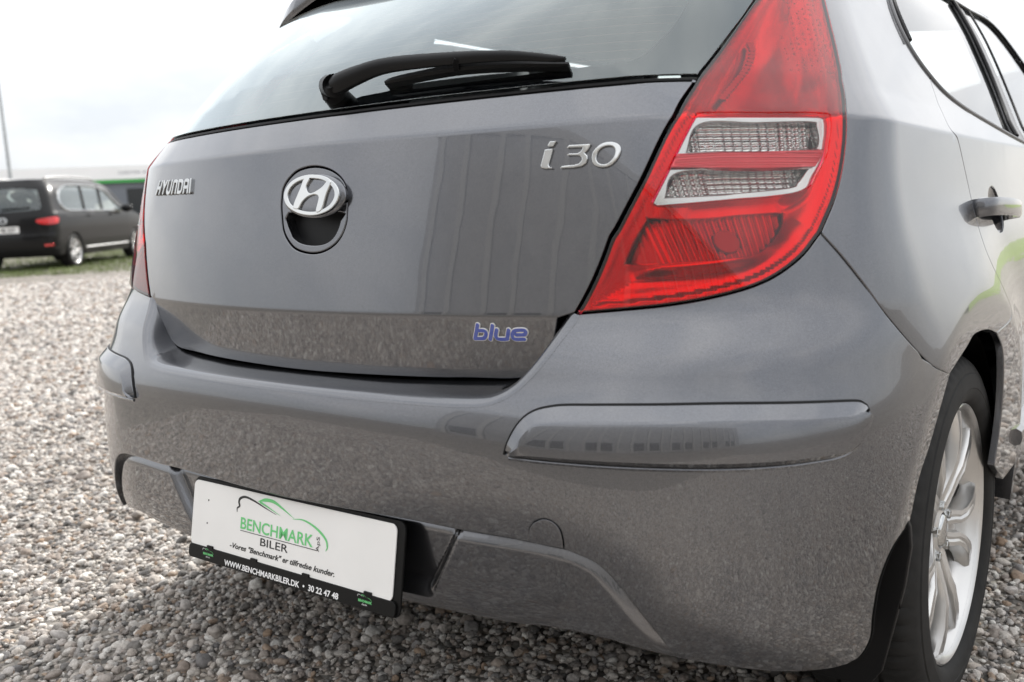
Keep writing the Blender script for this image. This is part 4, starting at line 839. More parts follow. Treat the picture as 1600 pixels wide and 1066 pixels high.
# wheels --------------------------------------------------------------------
def lathe_x(name, prof, mat, parent, n=96, mod=None, angle=35):
    """prof: (x, r) list turned about the X axis"""
    bm = bmesh.new(); V = []
    for i in range(n):
        t = 2*math.pi*i/n
        V.append([bm.verts.new((x, (r+(mod(i, j, x, r) if mod else 0))*math.cos(t), (r+(mod(i, j, x, r) if mod else 0))*math.sin(t))) for j, (x, r) in enumerate(prof)])
    for i in range(n):
        for j in range(len(prof)-1): bm.faces.new((V[i][j], V[i][j+1], V[(i+1) % n][j+1], V[(i+1) % n][j]))
    return bm_obj(name, bm, mat, parent, angle=angle)
def make_wheel(detail=True):
    w = empty('wheel')
    R_, rf = .312, .2225
    tyre = [(-.185, .205), (-.19, .225), (-.197, .255), (-.193, .285), (-.175, .304), (-.150, .3105), (-.128, .3118), (-.1275, .3045), (-.1205, .3045), (-.120, .312), (-.0925, .312), (-.092, .3045), (-.085, .3045), (-.0845, .312), (-.056, .312), (-.0555, .3045), (-.0485, .3045), (-.048, .3118),
            (-.027, .3105), (-.012, .306), (-.002, .298), (.0045, .288), (.0075, .280), (.0078, .277), (.010, .275), (.0125, .262), (.0135, .252), (.0125, .2505), (.012, .244), (.0085, .234), (.003, .2275), (-.004, .2245), (-.006, .213)]
    def sipe(i, j, x, r):
        if r > .309 and i % 4 == 0: return -.005
        if .29 < r <= .309 and x > -.03 and i % 4 == 0: return -.0035
        if .29 < r <= .309 and x < -.16 and i % 4 == 0: return -.0035
        return 0
    lathe_x('tyre', tyre, 'tyre', w, n=256, mod=sipe, angle=28)
    rim = [(-.19, .2225), (-.186, .2235), (-.18, .217), (-.165, .209), (-.13, .200), (-.06, .196), (-.03, .198), (-.022, .206), (-.008, .2115), (-.002, .2165), (.0005, .221), (-.001, .2240), (-.006, .2242), (-.010, .221)]
    rm = lathe_x('rim', rim, 'silver', w, n=96, angle=50)
    hub = [(-.10, .060), (-.045, .064), (-.036, .060), (-.030, .048), (-.026, .036), (-.024, .0315), (-.030, .030), (-.030, .0005)]
    lathe_x('hub', hub, 'silver', rm, n=48)
    cap = [(-.030, .0295), (-.024, .029), (-.020, .0255), (-.018, .020), (-.017, .0005)]
    lathe_x('hub_cap', cap, 'chrome', rm, n=40)
    lathe_x('brake_disc', [(-.105, .05), (-.105, .142), (-.085, .142), (-.085, .05)], 'disc', w, n=48)
    lathe_x('brake_drum_back', [(-.16, .02), (-.16, .19), (-.155, .19), (-.12, .06), (-.12, .02)], 'black', w, n=40)
    for k in range(5):
        b = -math.pi/2+2*math.pi*k/5
        for sg in (-1, 1):
            pts, ws_, hs = [], [], []
            for t in np.linspace(0, 1, 9):
                rr = .036+t*(.2125-.036); an = b+sg*(math.radians(19)*(1-t)**2.2*0+math.radians(np.interp(t, [0, .35, .7, 1], [24, 11, 13.5, 17])))
                xx = np.interp(t, [0, .2, .5, .8, 1], [-.034, -.024, -.011, -.009, -.014])
                pts.append((xx, rr*math.cos(an), rr*math.sin(an))); ws_.append(np.interp(t, [0, .3, .7, 1], [.017, .0145, .0155, .022])); hs.append(np.interp(t, [0, .5, 1], [.026, .024, .018]))
            prof = [(-.9, -1.3), (.9, -1.3), (1, -.25), (.78, .10), (.30, .16), (0, .05), (-.30, .16), (-.78, .10), (-1, -.25)]
            sweep('spoke', pts, prof, 'silver', rm, ups=[(1, 0, 0)]*9, scale=[(float(a), float(c)) for a, c in zip(ws_, hs)])
        # web that joins the twin bars near the rim
        V = []
        for t in np.linspace(.1, .62, 6):
            rr = .036+t*(.2125-.036); an = math.radians(np.interp(t, [0, .35, .7, 1], [24, 11, 13.5, 17]))
            for u in (-1, -.3, .3, 1): V.append((np.interp(t, [0, .2, .5, .8, 1], [-.034, -.026, -.020, -.025, -.03])-.010, rr*math.cos(b+an*u), rr*math.sin(b+an*u)))
        mobj('spoke_web', V, grid_faces(6, 4), 'silver', rm)
        an = b+math.pi/5; bm = bmesh.new()
        M_ = Matrix.Translation((-.030, .046*math.cos(b+math.pi/5), .046*math.sin(b+math.pi/5))) @ Matrix.Rotation(math.pi/2, 4, 'Y')
        bmesh.ops.create_cone(bm, cap_ends=True, segments=6, radius1=.0095, radius2=.0085, depth=.022, matrix=M_); bm_obj('wheel_nut', bm, 'chrome', rm, .001)
    return w
def copy_tree(o, parent=None):
    c = o.copy(); COL.objects.link(c); c.parent = parent
    for ch in list(o.children): copy_tree(ch, c)
    return c
wheel = make_wheel()
wheel.parent = car; wheel.location = (.8665, .755, .3055); wheel.rotation_euler = (math.radians(4), 0, 0)
for s, y in ((1, 3.405), (-1, .755), (-1, 3.405)):
    c_ = copy_tree(wheel, car); c_.location = (s*.8665, y, .3055); c_.rotation_euler = (math.radians(20*y), 0, 0 if s > 0 else math.pi)

# ------------------------------------------------------------------ ground
def ground_mat():
    m = bpy.data.materials.new('gravel_ground'); m.use_nodes = True; t = m.node_tree; p = t.nodes['Principled BSDF']; co = nn(t, 'ShaderNodeTexCoord')
    v = nn(t, 'ShaderNodeTexVoronoi'); v.inputs['Scale'].default_value = 42
    r = nn(t, 'ShaderNodeValToRGB'); e = r.color_ramp.elements
    e[0].position = 0; e[0].color = (.07, .066, .060, 1); e[1].position = 1; e[1].color = (.42, .39, .35, 1)
    for ps, c in ((.25, (.19, .175, .158)), (.5, (.27, .25, .225)), (.72, (.23, .195, .16))):
        x = e.new(ps); x.color = (*c, 1)
    sp = nn(t, 'ShaderNodeSeparateColor'); n = nn(t, 'ShaderNodeTexNoise'); n.inputs['Scale'].default_value = .35; n.inputs['Detail'].default_value = 5
    mx = nn(t, 'ShaderNodeMix', data_type='RGBA', blend_type='MULTIPLY'); mx.inputs[0].default_value = .5
    rr = nn(t, 'ShaderNodeValToRGB'); rr.color_ramp.elements[0].color = (.6, .58, .55, 1); rr.color_ramp.elements[1].color = (1, 1, 1, 1); rr.color_ramp.elements[0].position = .35; rr.color_ramp.elements[1].position = .65
    b = nn(t, 'ShaderNodeBump'); b.inputs['Strength'].default_value = 1.0; b.inputs['Distance'].default_value = .02; b.invert = True
    L_ = t.links.new; L_(co.outputs['Object'], v.inputs['Vector']); L_(co.outputs['Object'], n.inputs['Vector']); L_(v.outputs['Color'], sp.inputs[0]); L_(sp.outputs[0], r.inputs['Fac']); L_(n.outputs['Fac'], rr.inputs['Fac'])
    L_(r.outputs['Color'], mx.inputs[6]); L_(rr.outputs['Color'], mx.inputs[7]); L_(mx.outputs[2], p.inputs['Base Color']); L_(v.outputs['Distance'], b.inputs['Height']); L_(b.outputs['Normal'], p.inputs['Normal'])
    p.inputs['Roughness'].default_value = .85
    return m
def stone_mat():
    m = bpy.data.materials.new('pebble'); m.use_nodes = True; t = m.node_tree; p = t.nodes['Principled BSDF']
    oi = nn(t, 'ShaderNodeObjectInfo'); r = nn(t, 'ShaderNodeValToRGB'); r.color_ramp.interpolation = 'LINEAR'; e = r.color_ramp.elements
    cols = [(0.095, 0.09, 0.086), (0.178, 0.169, 0.159), (0.309, 0.278, 0.251), (0.254, 0.212, 0.184), (0.508, 0.472, 0.433), (0.612, 0.58, 0.541), (0.458, 0.406, 0.359), (0.713, 0.679, 0.635), (0.135, 0.13, 0.13), (0.551, 0.513, 0.481), (0.296, 0.253, 0.222), (0.761, 0.739, 0.695), (0.249, 0.236, 0.231), (0.331, 0.238, 0.167), (0.472, 0.443, 0.417)]
    e[0].color = (*cols[0], 1); e[0].position = 0; e[1].color = (*cols[-1], 1); e[1].position = 1
    for i, c in enumerate(cols[1:-1]): x = e.new((i+1)/(len(cols)-1)); x.color = (*c, 1)
    co = nn(t, 'ShaderNodeTexCoord'); n = nn(t, 'ShaderNodeTexNoise'); n.inputs['Scale'].default_value = 2.2; n.inputs['Detail'].default_value = 7; n.inputs['Roughness'].default_value = .65
    mx = nn(t, 'ShaderNodeMix', data_type='RGBA', blend_type='MULTIPLY'); mx.inputs[0].default_value = .55
    rr = nn(t, 'ShaderNodeValToRGB'); rr.color_ramp.elements[0].color = (.5, .48, .46, 1); rr.color_ramp.elements[1].color = (1.15, 1.15, 1.15, 1); rr.color_ramp.elements[0].position = .35; rr.color_ramp.elements[1].position = .62
    b = nn(t, 'ShaderNodeBump'); b.inputs['Strength'].default_value = .25; b.inputs['Distance'].default_value = .08
    L_ = t.links.new; L_(oi.outputs['Random'], r.inputs['Fac']); L_(co.outputs['Object'], n.inputs['Vector']); L_(n.outputs['Fac'], rr.inputs['Fac']); L_(r.outputs['Color'], mx.inputs[6]); L_(rr.outputs['Color'], mx.inputs[7]); L_(mx.outputs[2], p.inputs['Base Color'])
    L_(n.outputs['Fac'], b.inputs['Height']); L_(b.outputs['Normal'], p.inputs['Normal']); p.inputs['Roughness'].default_value = .72; p.inputs['Specular IOR Level'].default_value = .35
    return m
MAT['ground'] = ground_mat(); MAT['stone'] = stone_mat()
MAT['grass_ground'] = pmat('grass_ground', (.17, .235, .05), rough=.95, noise=(6, .5), bump=(30, .6, .05))
MAT['blade'] = pmat('grass_blade', (.13, .17, .05), rough=.7, noise=(3, .45))
gs = 900
gr = mobj('ground', [(-gs, -gs, 0), (gs, -gs, 0), (gs, gs, 0), (-gs, gs, 0)], [(0, 1, 2, 3)], 'ground'); tag(gr, kind='structure')

def make_stones():
    col = bpy.data.collections.new('pebble_shapes'); out = []
    for i in range(8):
        bm = bmesh.new(); bmesh.ops.create_icosphere(bm, subdivisions=3, radius=1); s = Vector(RNG.uniform(-9, 9, 3)); fl = RNG.uniform(.5, .75); el = RNG.uniform(.68, .95)
        from mathutils import noise as mn
        for v in bm.verts:
            d = 1+.36*mn.noise(v.co*.9+s)+.16*mn.noise(v.co*1.9+s*2)+.05*mn.noise(v.co*5+s*3)
            v.co = Vector((v.co.x*d, v.co.y*d*el, v.co.z*d*fl))
        for f in bm.faces: f.smooth = True
        me = bpy.data.meshes.new('pebble'); bm.to_mesh(me); bm.free(); me.materials.append(MAT['stone'])
        o = bpy.data.objects.new('pebble', me); col.objects.link(o)
    return col
def scatter(name, pts, scl, rot, pick, col):
    me = bpy.data.meshes.new(name); me.vertices.add(len(pts)); me.vertices.foreach_set('co', np.asarray(pts, np.float32).ravel())
    a = me.attributes.new('scl', 'FLOAT', 'POINT'); a.data.foreach_set('value', np.asarray(scl, np.float32))
    a = me.attributes.new('rot', 'FLOAT_VECTOR', 'POINT'); a.data.foreach_set('vector', np.asarray(rot, np.float32).ravel())
    a = me.attributes.new('pick', 'INT', 'POINT'); a.data.foreach_set('value', np.asarray(pick, np.int32))
    o = bpy.data.objects.new(name, me); COL.objects.link(o)
    ng = bpy.data.node_groups.new('scatter_'+name, 'GeometryNodeTree')
    ng.interface.new_socket('Geometry', in_out='INPUT', socket_type='NodeSocketGeometry'); ng.interface.new_socket('Geometry', in_out='OUTPUT', socket_type='NodeSocketGeometry')
    i_ = nn(ng, 'NodeGroupInput'); o_ = nn(ng, 'NodeGroupOutput'); ip = nn(ng, 'GeometryNodeInstanceOnPoints'); ci = nn(ng, 'GeometryNodeCollectionInfo')
    ci.inputs['Collection'].default_value = col; ci.inputs['Separate Children'].default_value = True; ci.inputs['Reset Children'].default_value = True
    def na(nm, ty): x = nn(ng, 'GeometryNodeInputNamedAttribute', data_type=ty); x.inputs['Name'].default_value = nm; return x
    s_, r_, k_ = na('scl', 'FLOAT'), na('rot', 'FLOAT_VECTOR'), na('pick', 'INT')
    er = nn(ng, 'FunctionNodeEulerToRotation'); L_ = ng.links.new
    L_(i_.outputs[0], ip.inputs['Points']); L_(ci.outputs[0], ip.inputs['Instance']); ip.inputs['Pick Instance'].default_value = True
    L_(k_.outputs['Attribute'], ip.inputs['Instance Index']); L_(s_.outputs['Attribute'], ip.inputs['Scale']); L_(r_.outputs['Attribute'], er.inputs[0]); L_(er.outputs[0], ip.inputs['Rotation'])
    L_(ip.outputs[0], o_.inputs[0]); md = o.modifiers.new('scatter', 'NODES'); md.node_group = ng
    return o
STONES = make_stones()
cx, cy = 1.2148, -.9457
def gravel_points():
    P_ = []
    # near bed round the car's tail
    n = 270000; p = np.c_[RNG.uniform(-3.0, 4.4, n), RNG.uniform(-2.6, 1.9, n)]
    keep = ~((np.abs(p[:, 0]) < .70) & (p[:, 1] > .75)); P_.append((p[keep], .0059))
    # strip seen past the right flank
    n = 62000; p = np.c_[RNG.uniform(.72, 4.4, n), RNG.uniform(1.9, 5.6, n)]; P_.append((p, .0088))
    # wedge that runs away to the left
    n = 190000; rr = np.sqrt(RNG.uniform(2.6**2, 9.0**2, n)); az = RNG.uniform(.80, 1.42, n); p = np.c_[cx-np.sin(az)*rr, cy+np.cos(az)*rr]
    k = (p[:, 0] < -3.0) | (p[:, 1] > 1.9); k &= ~((np.abs(p[:, 0]) < .9) & (p[:, 1] > 0)); P_.append((p[k], .0082))
    n = 70000; rr = np.sqrt(RNG.uniform(9.0**2, 15.5**2, n)); az = RNG.uniform(.92, 1.30, n); p = np.c_[cx-np.sin(az)*rr, cy+np.cos(az)*rr]; P_.append((p, .0165))
    pts, sc = [], []
    for p, s in P_:
        pts.append(np.c_[p, np.zeros(len(p))]); sc.append(s*np.exp(RNG.normal(0, .40, len(p))))
    pts = np.vstack(pts); sc = np.clip(np.concatenate(sc), .0045, .028); pts[:, 2] = sc*RNG.uniform(-.15, .62, len(sc))
    return pts, sc
gp, gsc = gravel_points(); nst = len(gp)
grv = scatter('gravel', gp, gsc, np.c_[RNG.normal(0, .3, nst), RNG.normal(0, .3, nst), RNG.uniform(0, 6.28, nst)], RNG.integers(0, 8, nst), STONES)
tag(grv, 'loose grey, beige and brown pebbles covering the yard', 'gravel', kind='stuff')

# grass by the far car, and the grass bank on the right that mirrors in the doors
def blades(name, cen, n, spread, h, label):
    V, F = [], []
    for i in range(n):
        x, y = cen(i); a = random.uniform(0, 6.28); hh = h*random.uniform(.4, 1.2); w = .006*random.uniform(.7, 1.6); lx, ly = random.uniform(-.6, .6)*hh, random.uniform(-.6, .6)*hh
        b = len(V); V += [(x-w*math.cos(a), y-w*math.sin(a), 0), (x+w*math.cos(a), y+w*math.sin(a), 0), (x+lx, y+ly, hh)]; F.append((b, b+1, b+2))
    o = mobj(name, V, F, 'blade', smooth=False); tag(o, label, 'grass', kind='stuff'); return o
vdir = Vector((-.581, .814)); vrt = Vector((.814, .581)); vo = Vector((-16.34, 8.61))      # van: heading, right, rear axle ground point (right wheel)
def gcen(i):
    u = random.uniform(-2.5, 9); w = random.gauss(.2, 1.3); k = random.random()
    if k < .35: w = random.gauss(-2.2, 1.6)
    p = vo+vdir*u+vrt*w; c_ = Vector((math.floor(p.x*1.3)*.77, math.floor(p.y*1.3)*.77)); p = p.lerp(c_+Vector((.3, .3)), random.random()**2*.5); return p.x, p.y
blades('grass_tufts', gcen, 26000, 0, .055, 'sparse green grass growing through the gravel round the black car')
# bank
nx_, ny_ = 40, 60; V = []
for i in range(nx_):
    x = 4.6+i*1.1
    for j in range(ny_):
        y = max(10., 2.5*x)+j*1.6; V.append((x, y, .012+.95*float(ss(5.5, 15, x))*float(ss(9, 16, y))+.08*math.sin(x*1.7+y*.9)*float(ss(4.6, 6, x))))
bank = mobj('grass_bank', V, [f[::-1] for f in grid_faces(nx_, ny_)], 'grass_ground'); tag(bank, kind='structure')

# ------------------------------------------------------------------ black people carrier in the background
VAN = Surf(Prof(([.22, .34, .5, .62], [.07, .02, .0, .0]), ([.62, .66, .95, 1.06], [.012, .02, .03, .05]), ([1.06, 1.3, 1.55, 1.66], [.055, .14, .27, .36])), Prof(([.2, .9, 1.66], [.09, .10, .16])),
    Prof(([.22, .45, .62, .9, 1.02], [.87, .905, .915, .912, .895]), ([1.02, 1.06], [.895, .875]), ([1.06, 1.3, 1.5, 1.66], [.875, .80, .725, .60])), Prof(([.2, .9, 1.66], [.16, .15, .20])), Prof(([.2, .9, 1.66], [.22, .22, .26])), lambda y, v: 0*v, taper=.012, front=3.2)
van = tag(empty('people_carrier', (vo.x-vrt.x*.86, vo.y-vrt.y*.86, 0), math.atan2(vdir.y, vdir.x)-math.pi/2), 'black people carrier parked on the gravel at the left edge', 'car')
van_y = -.83                                                       # rear axle sits this far ahead of the tail
vroot = van
def vpanel(*a, **k): o = panel(*a, **k); o.location = (0, van_y, 0); return o
def va(y): return 2+(y-float(VAN.Q(2.0, .8)[1]))/2.2
ry_, fy_ = .83, .83+2.79
def archp(yc, n=15, r=.35): return [(va(yc+r*math.cos(t)), .315+r*math.sin(t)) for t in np.linspace(math.pi-.05, .05, n)]
bottom = [(va(ry_-.36), .27)]
vb = loop([(0, .27), (1.5, .27), bottom[0]], [bottom[0], archp(ry_)[0]], archp(ry_), [archp(ry_)[-1], (va(ry_+.40), .23)], [(va(ry_+.40), .23), (va(fy_-.40), .23)], [(va(fy_-.40), .23), archp(fy_)[0]], archp(fy_), [archp(fy_)[-1], (va(fy_+.5), .27), (va(fy_+.72), .30)], [(va(fy_+.72), .30), (va(fy_+.70), .6), (va(fy_+.6), .82)],
          [(va(fy_+.6), .82), (va(fy_+.2), .96), (va(fy_-.25), 1.04)], [(va(fy_-.25), 1.04), (va(fy_-.75), 1.36), (va(fy_-1.2), 1.58), (va(fy_-1.55), 1.655)], [(va(fy_-1.55), 1.655), (2.2, 1.66), (1.5, 1.66), (0, 1.66)])
vbody = np.vstack([vb, (vb[::-1]*[-1, 1])[1:-1]])
rwin = loop([(-.93, 1.10), (-.5, 1.085), (0, 1.08), (.5, 1.085), (.93, 1.10)], [(.93, 1.10), (1.02, 1.16), (1.08, 1.48)], [(1.08, 1.48), (.5, 1.515), (0, 1.52), (-.5, 1.515), (-1.08, 1.48)], [(-1.08, 1.48), (-1.02, 1.16), (-.93, 1.10)])
sw = loop([(va(.42), 1.30), (va(.47), 1.17), (va(.62), 1.09), (va(1.0), 1.065), (va(2.0), 1.05), (va(3.05), 1.04)], [(va(3.05), 1.04), (va(2.55), 1.36), (va(2.3), 1.47), (va(1.9), 1.53)], [(va(1.9), 1.53), (va(1.3), 1.55), (va(.75), 1.53), (va(.5), 1.44), (va(.42), 1.30)])
VB = vpanel('body', VAN, vbody, 'van', vroot, holes=[rwin, sw, sw*[-1, 1]], gap=0, r=.01, depth=.05, grid=.06, edge=.03)
vpanel('rear_window', VAN, rwin, 'glass', vroot, off=-.004, gap=0, rim=False, grid=.08, edge=.03)
for s in (1, -1):
    mm = lambda lp: np.asarray(lp)*[s, 1]
    vpanel('side_window', VAN, mm(sw), 'glass', vroot, off=-.004, gap=0, rim=False, grid=.08, edge=.03)
    p = closed_smooth(sw[::4], 2)*[s, 1]; q = VAN.Q(p[:, 0], p[:, 1])+VAN.N(p[:, 0], p[:, 1])*.004; q = np.vstack([q, q[:2]])
    o = sweep('chrome_surround', q, circ(.02, 6), 'chrome', vroot, ups=list(VAN.N(np.r_[p[:, 0], p[:2, 0]], np.r_[p[:, 1], p[:2, 1]])), caps=False); o.location = (0, van_y, 0)
    for yy in (1.36, 2.12):
        pz = np.linspace(1.05, 1.55, 8); aa = np.full(8, va(yy))*s; q = VAN.Q(aa, pz); o = sweep('window_pillar', q, circ(.024, 6), 'gloss_black', vroot, ups=list(VAN.N(aa, pz))); o.location = (0, van_y, 0)
    tlp = [(.80, .915), (.92, .845), (1.35, .838), (1.72, .85), (1.86, .90), (1.80, .955), (1.2, .948)]
    o = vpanel('tail_lamp', VAN, mm(closed_smooth(tlp, 4)), pmat('red_lamp_plastic', (.62, .012, .015), rough=.12, coat=1) if s == 1 else bpy.data.materials['red_lamp_plastic'], vroot, off=.012, gap=0, r=.006, depth=.02, grid=.05, edge=.02)
    rf_ = [(.95, .44), (1.45, .44), (1.45, .475), (.95, .475)]
    vpanel('reflector', VAN, mm(rf_), 'red_dark', vroot, off=.006, gap=0, r=.003, depth=.01, grid=.05, edge=.03)
    # roof rail, mirror, door handles, side strip
    yy = np.linspace(.55, 2.5, 16); q = [(s*(.60-.02*((y-1.4)/1)**2), y+van_y, 1.675+.045*(1-((y-1.52)/.98)**2)**.5 if abs(y-1.52) < .98 else 1.675) for y in yy]
    sweep('roof_bar', q, circ(.02, 8), 'silver', vroot)
    bm = bmesh.new(); bmesh.ops.create_icosphere(bm, subdivisions=3, radius=1, matrix=Matrix.Translation((s*1.02, 3.0+van_y, 1.08)) @ Matrix.Diagonal((.12, .07, .085, 1))); bm_obj('door_mirror', bm, 'van', vroot)
    for y0_, y1_ in ((1.42, 1.60), (2.38, 2.56)):
        q = [VAN.Q(va(y)*s, .965)+VAN.N(va(y)*s, .965)*.03 for y in np.linspace(y0_, y1_, 5)]; o = sweep('door_handle', q, circ(.016, 6), 'van', vroot); o.location = (0, van_y, 0)
    q = [VAN.Q(va(y)*s, .36)+VAN.N(va(y)*s, .36)*.006 for y in np.linspace(1.25, 3.18, 12)]; o = sweep('sill_strip', q, circ(.018, 6), 'silver', vroot); o.location = (0, van_y, 0)
    q = [VAN.Q(va(y)*s, .972)+VAN.N(va(y)*s, .972)*.002 for y in np.linspace(.55, 3.4, 16)]; o = sweep('waist_line', q, circ(.006, 5), 'van', vroot); o.location = (0, van_y, 0)
bmp = loop([(-1.9, .27), (0, .27), (1.9, .27)], [(1.9, .27), (1.8, .40)], [(1.8, .40), (1.0, .395), (0, .39), (-1.0, .395), (-1.8, .40)], [(-1.8, .40), (-1.9, .27)])
vpanel('lower_bumper', VAN, bmp, 'trim', vroot, off=.008, gap=0, r=.006, depth=.02, grid=.06, edge=.03)
bl_ = loop([(-1.5, .62), (0, .615), (1.5, .62)], [(1.5, .62), (1.4, .645), (0, .64), (-1.4, .645)], [(-1.4, .645), (-1.5, .62)])
vpanel('bumper_ledge', VAN, bl_, 'van', vroot, off=.028, gap=0, r=.01, depth=.04, grid=.08, edge=.03)
npl = [(-.36, .70), (.36, .70), (.36, .815), (-.36, .815)]
vpl = vpanel('number_plate', VAN, npl, 'plate', vroot, off=.012, gap=0, r=.003, depth=.01, grid=.2, edge=.05)
Vt, Ft = text_data('98 337', .10, 0, .002); Vt[:, 0] -= Vt[:, 0].min(); w_ = Vt[:, 0].max()
q = [(x/w_*.27-.06, float(VAN.Q(0, .75)[1])-.016+.09*(x/w_*.27-.06)**2, .722+y) for x, y, z in Vt]
o = mobj('plate_text', q, Ft, 'ink_black', vpl, smooth=False)
lg = [(.075*math.cos(t)*1.0/float(VAN.L(1.0))*1.0, .925+.058*math.sin(t)) for t in np.linspace(0, 6.283, 25)[:-1]]
vpanel('badge', VAN, lg, 'chrome', vroot, holes=[np.array(lg)*[.8, 1] if False else [(a*.8, .925+(v-.925)*.8) for a, v in lg]], off=.012, gap=0, r=.003, depth=.01, grid=.2, edge=.02)
for pts in ([(-.036, .968), (-.012, .935), (0, .960), (.012, .935), (.036, .968)], [(-.052, .945), (-.022, .885), (0, .928), (.022, .885), (.052, .945)]):
    pts = [(x/float(VAN.L(1.0))*1.0, v) for x, v in pts]; q = VAN.Q(np.array([p[0] for p in pts]), np.array([p[1] for p in pts])); o = sweep('badge_letter', q-np.array([0, .012, 0]), circ(.006, 5), 'chrome', vroot, ups=[(0, -1, 0)]*5); o.location = (0, van_y, 0)
q = [VAN.Q(a, 1.135+.02*abs(a)) for a in np.linspace(-.05, .72, 8)]; o = sweep('rear_wiper', np.array(q)-np.array([0, .02, 0]), circ(.012, 6), 'trim', vroot); o.location = (0, van_y, 0)
secs = []
for a in np.linspace(.0, 1, 14):
    y_ = .36+a*(fy_-1.55-.36); q = VAN.Q(va(y_), 1.655) if y_ > .72 else VAN.Q(1.0+(y_-.36)/.36, 1.655); secs.append([(q[0]*t, y_+van_y+.0*t, 1.652+.04*(1-t*t)*min(1, .25+a*4)) for t in np.linspace(-1, 1, 11)])
loft('roof', secs, 'van', vroot)
bm = bmesh.new(); box(bm, -.78, .78, -.55, 3.0, .24, .40); bm_obj('floor_pan', bm, 'black', vroot)
bm = bmesh.new(); box(bm, -.7, .7, -.35, .1, .4, 1.0); box(bm, -.62, -.05, .5, .62, .5, 1.18); box(bm, .05, .62, .5, .62, .5, 1.18); box(bm, -.66, -.1, 1.4, 1.52, .5, 1.22); box(bm, .1, .66, 1.4, 1.52, .5, 1.22); bm_obj('seats', bm, 'trim', vroot, .03)
ws = []
for t in np.linspace(0, 1, 6):
    y_ = fy_-1.55+t*1.3; z_ = 1.655+(1.04-1.655)*t**1.15; q = VAN.Q(va(y_), z_); ws.append([(q[0]*u, y_+van_y+.12*(1-u*u), z_+.02*(1-u*u)) for u in np.linspace(-1, 1, 9)])
loft('windscreen', ws, 'glass', vroot)
ws = []
for t in np.linspace(0, 1, 6):
    y_ = fy_-.25+t*.9; z_ = 1.04-.24*t**1.5; q = VAN.Q(va(y_), z_); ws.append([(q[0]*u, y_+van_y+.15*(1-u*u), z_+.05*(1-u**4)) for u in np.linspace(-1, 1, 9)])
for z_ in (.6, .3):
    q = VAN.Q(va(fy_+.68), z_); ws.append([(q[0]*u, fy_+.72+van_y+.15*(1-u*u), z_) for u in np.linspace(-1, 1, 9)])
loft('bonnet', ws, 'van', vroot)
for s in (1, -1):
    for yy in (0, 2.79):
        c_ = copy_tree(wheel, van); c_.location = (s*.885, yy, .318); c_.scale = (1.04,)*3; c_.rotation_euler = (math.radians(33*yy+11), 0, 0 if s > 0 else math.pi)
    for yc in (0, 2.79):
        th_ = np.linspace(-.2, math.pi+.2, 21); V = [(s*x, yc+r_*math.cos(t), .315+r_*math.sin(t)) for x, r_ in ((.89, .365), (.62, .365), (.62, .02)) for t in th_]; mobj('arch_liner', V, grid_faces(3, 21), 'black', vroot)

# ------------------------------------------------------------------ buildings and lamp post
MAT['white_clad'] = pmat('white_cladding', (.90, .90, .90), rough=.5, noise=(.6, .03)); MAT['grey_clad'] = pmat('grey_cladding', (.16, .175, .20), rough=.5, noise=(.5, .12)); MAT['green_band'] = pmat('green_band', (.06, .42, .09), rough=.4)
MAT['grey_text'] = pmat('grey_letters', (.32, .33, .36), rough=.5); MAT['concrete'] = pmat('concrete', (.46, .45, .43), rough=.8, noise=(1.5, .12)); MAT['dark_glazing'] = pmat('dark_glazing', (.03, .033, .036), rough=.08)
MAT['galv'] = pmat('galvanised_steel', (.42, .44, .45), metal=.7, rough=.45, noise=(4, .12)); MAT['pale_pilaster'] = pmat('pale_render', (.34, .335, .325), rough=.75, noise=(2, .06)); MAT['mid_grey'] = pmat('grey_render', (.25, .25, .255), rough=.7, noise=(1.2, .15))
dv = Vector((-1.02, .66)).normalized(); bd = 62.; bc = Vector((cx, cy))+dv*bd; bfac = Vector((dv.y, -dv.x))                # facade faces the yard
hall = tag(empty('dealer_hall', (bc.x, bc.y, 0), math.atan2(bfac.y, bfac.x)), 'low white and grey hall with a green band, behind the black car', 'building')
bm = bmesh.new(); box(bm, -26, 26, 0, 14, 0, 2.86); bm_obj('wall', bm, 'grey_clad', hall)
bm = bmesh.new(); box(bm, -26.2, 26.2, -.25, 14.2, 3.06, 3.85); bm_obj('fascia', bm, 'white_clad', hall)
bm = bmesh.new(); box(bm, -26.15, 26.15, -.2, 14.1, 2.87, 3.055); bm_obj('green_band', bm, 'green_band', hall)
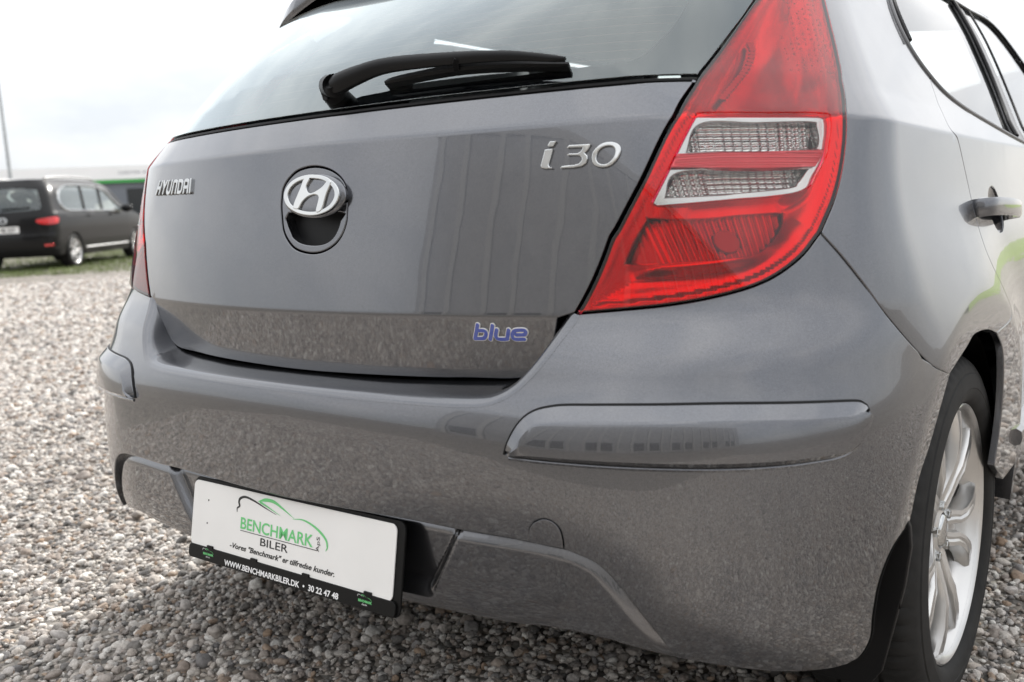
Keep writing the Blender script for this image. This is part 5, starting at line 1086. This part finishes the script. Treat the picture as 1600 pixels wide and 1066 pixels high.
Vt, Ft = text_data('CARSTEN AU', .24, 0, .006, 1.25); o = mobj('sign_text', [(x-1.85, -.262, 3.36+y) for x, y, z in Vt], Ft, 'grey_text', hall, smooth=False)
for x in np.arange(-24, 25, 4.0):
    bm = bmesh.new(); box(bm, x-1.5, x+1.5, -.03, .05, .15, 2.5); bm_obj('window', bm, 'dark_glazing', hall)
# workshop behind the camera: mirrored in the tailgate
shop = tag(empty('workshop_building', (5.6, -14.5, 0)), 'grey workshop with pale pilasters and dark glazing behind the camera, mirrored in the tailgate', 'building')
bm = bmesh.new(); box(bm, -13, 16, -14, 0, 0, 8.6); bm_obj('wall', bm, 'mid_grey', shop)
bm = bmesh.new(); box(bm, -13.1, 16.1, -14.1, .05, 8.605, 8.95); bm_obj('eaves', bm, 'pale_pilaster', shop)
for i, x in enumerate([-12.6, -11.3, -9.7, -8.5, -6.9, -5.6, -4.2, -2.5, -1.2, .4, 1.9, 3.1, 4.8, 6.2, 7.5, 9.1, 10.4, 12.0, 13.4, 14.7]):
    bm = bmesh.new(); box(bm, x-.12, x+.12, .001, .16, 0, 8.6); bm_obj('pilaster', bm, 'pale_pilaster', shop)
    if i < 19 and i % 3 != 1:
        bm = bmesh.new(); box(bm, x+.22, x+1.23, .002, .04, .45, 2.6); o = bm_obj('window', bm, 'dark_glazing', shop)
        bm = bmesh.new(); box(bm, x+.18, x+1.27, .002, .09, .33, .44); bm_obj('sill', bm, 'pale_pilaster', shop)
post = tag(empty('lamp_post', (-38.9, 18.53, 0)), 'tall thin grey lamp post standing behind the black car', 'lamp post')
sweep('pole', [(0, 0, 0), (0, 0, 3), (0, 0, 6.9), (-.05, -.03, 7.35), (-.30, -.15, 7.62), (-.75, -.38, 7.7)], circ(.075, 12), 'galv', post, ups=[(1, 0, 0)]*6, scale=[1.15, 1, .75, .65, .6, .55])
bm = bmesh.new(); bmesh.ops.create_icosphere(bm, subdivisions=3, radius=1, matrix=Matrix.Translation((-1.0, -.5, 7.72)) @ Matrix.Rotation(.46, 4, 'Z') @ Matrix.Diagonal((.42, .14, .09, 1))); bm_obj('lamp_head', bm, 'galv', post)
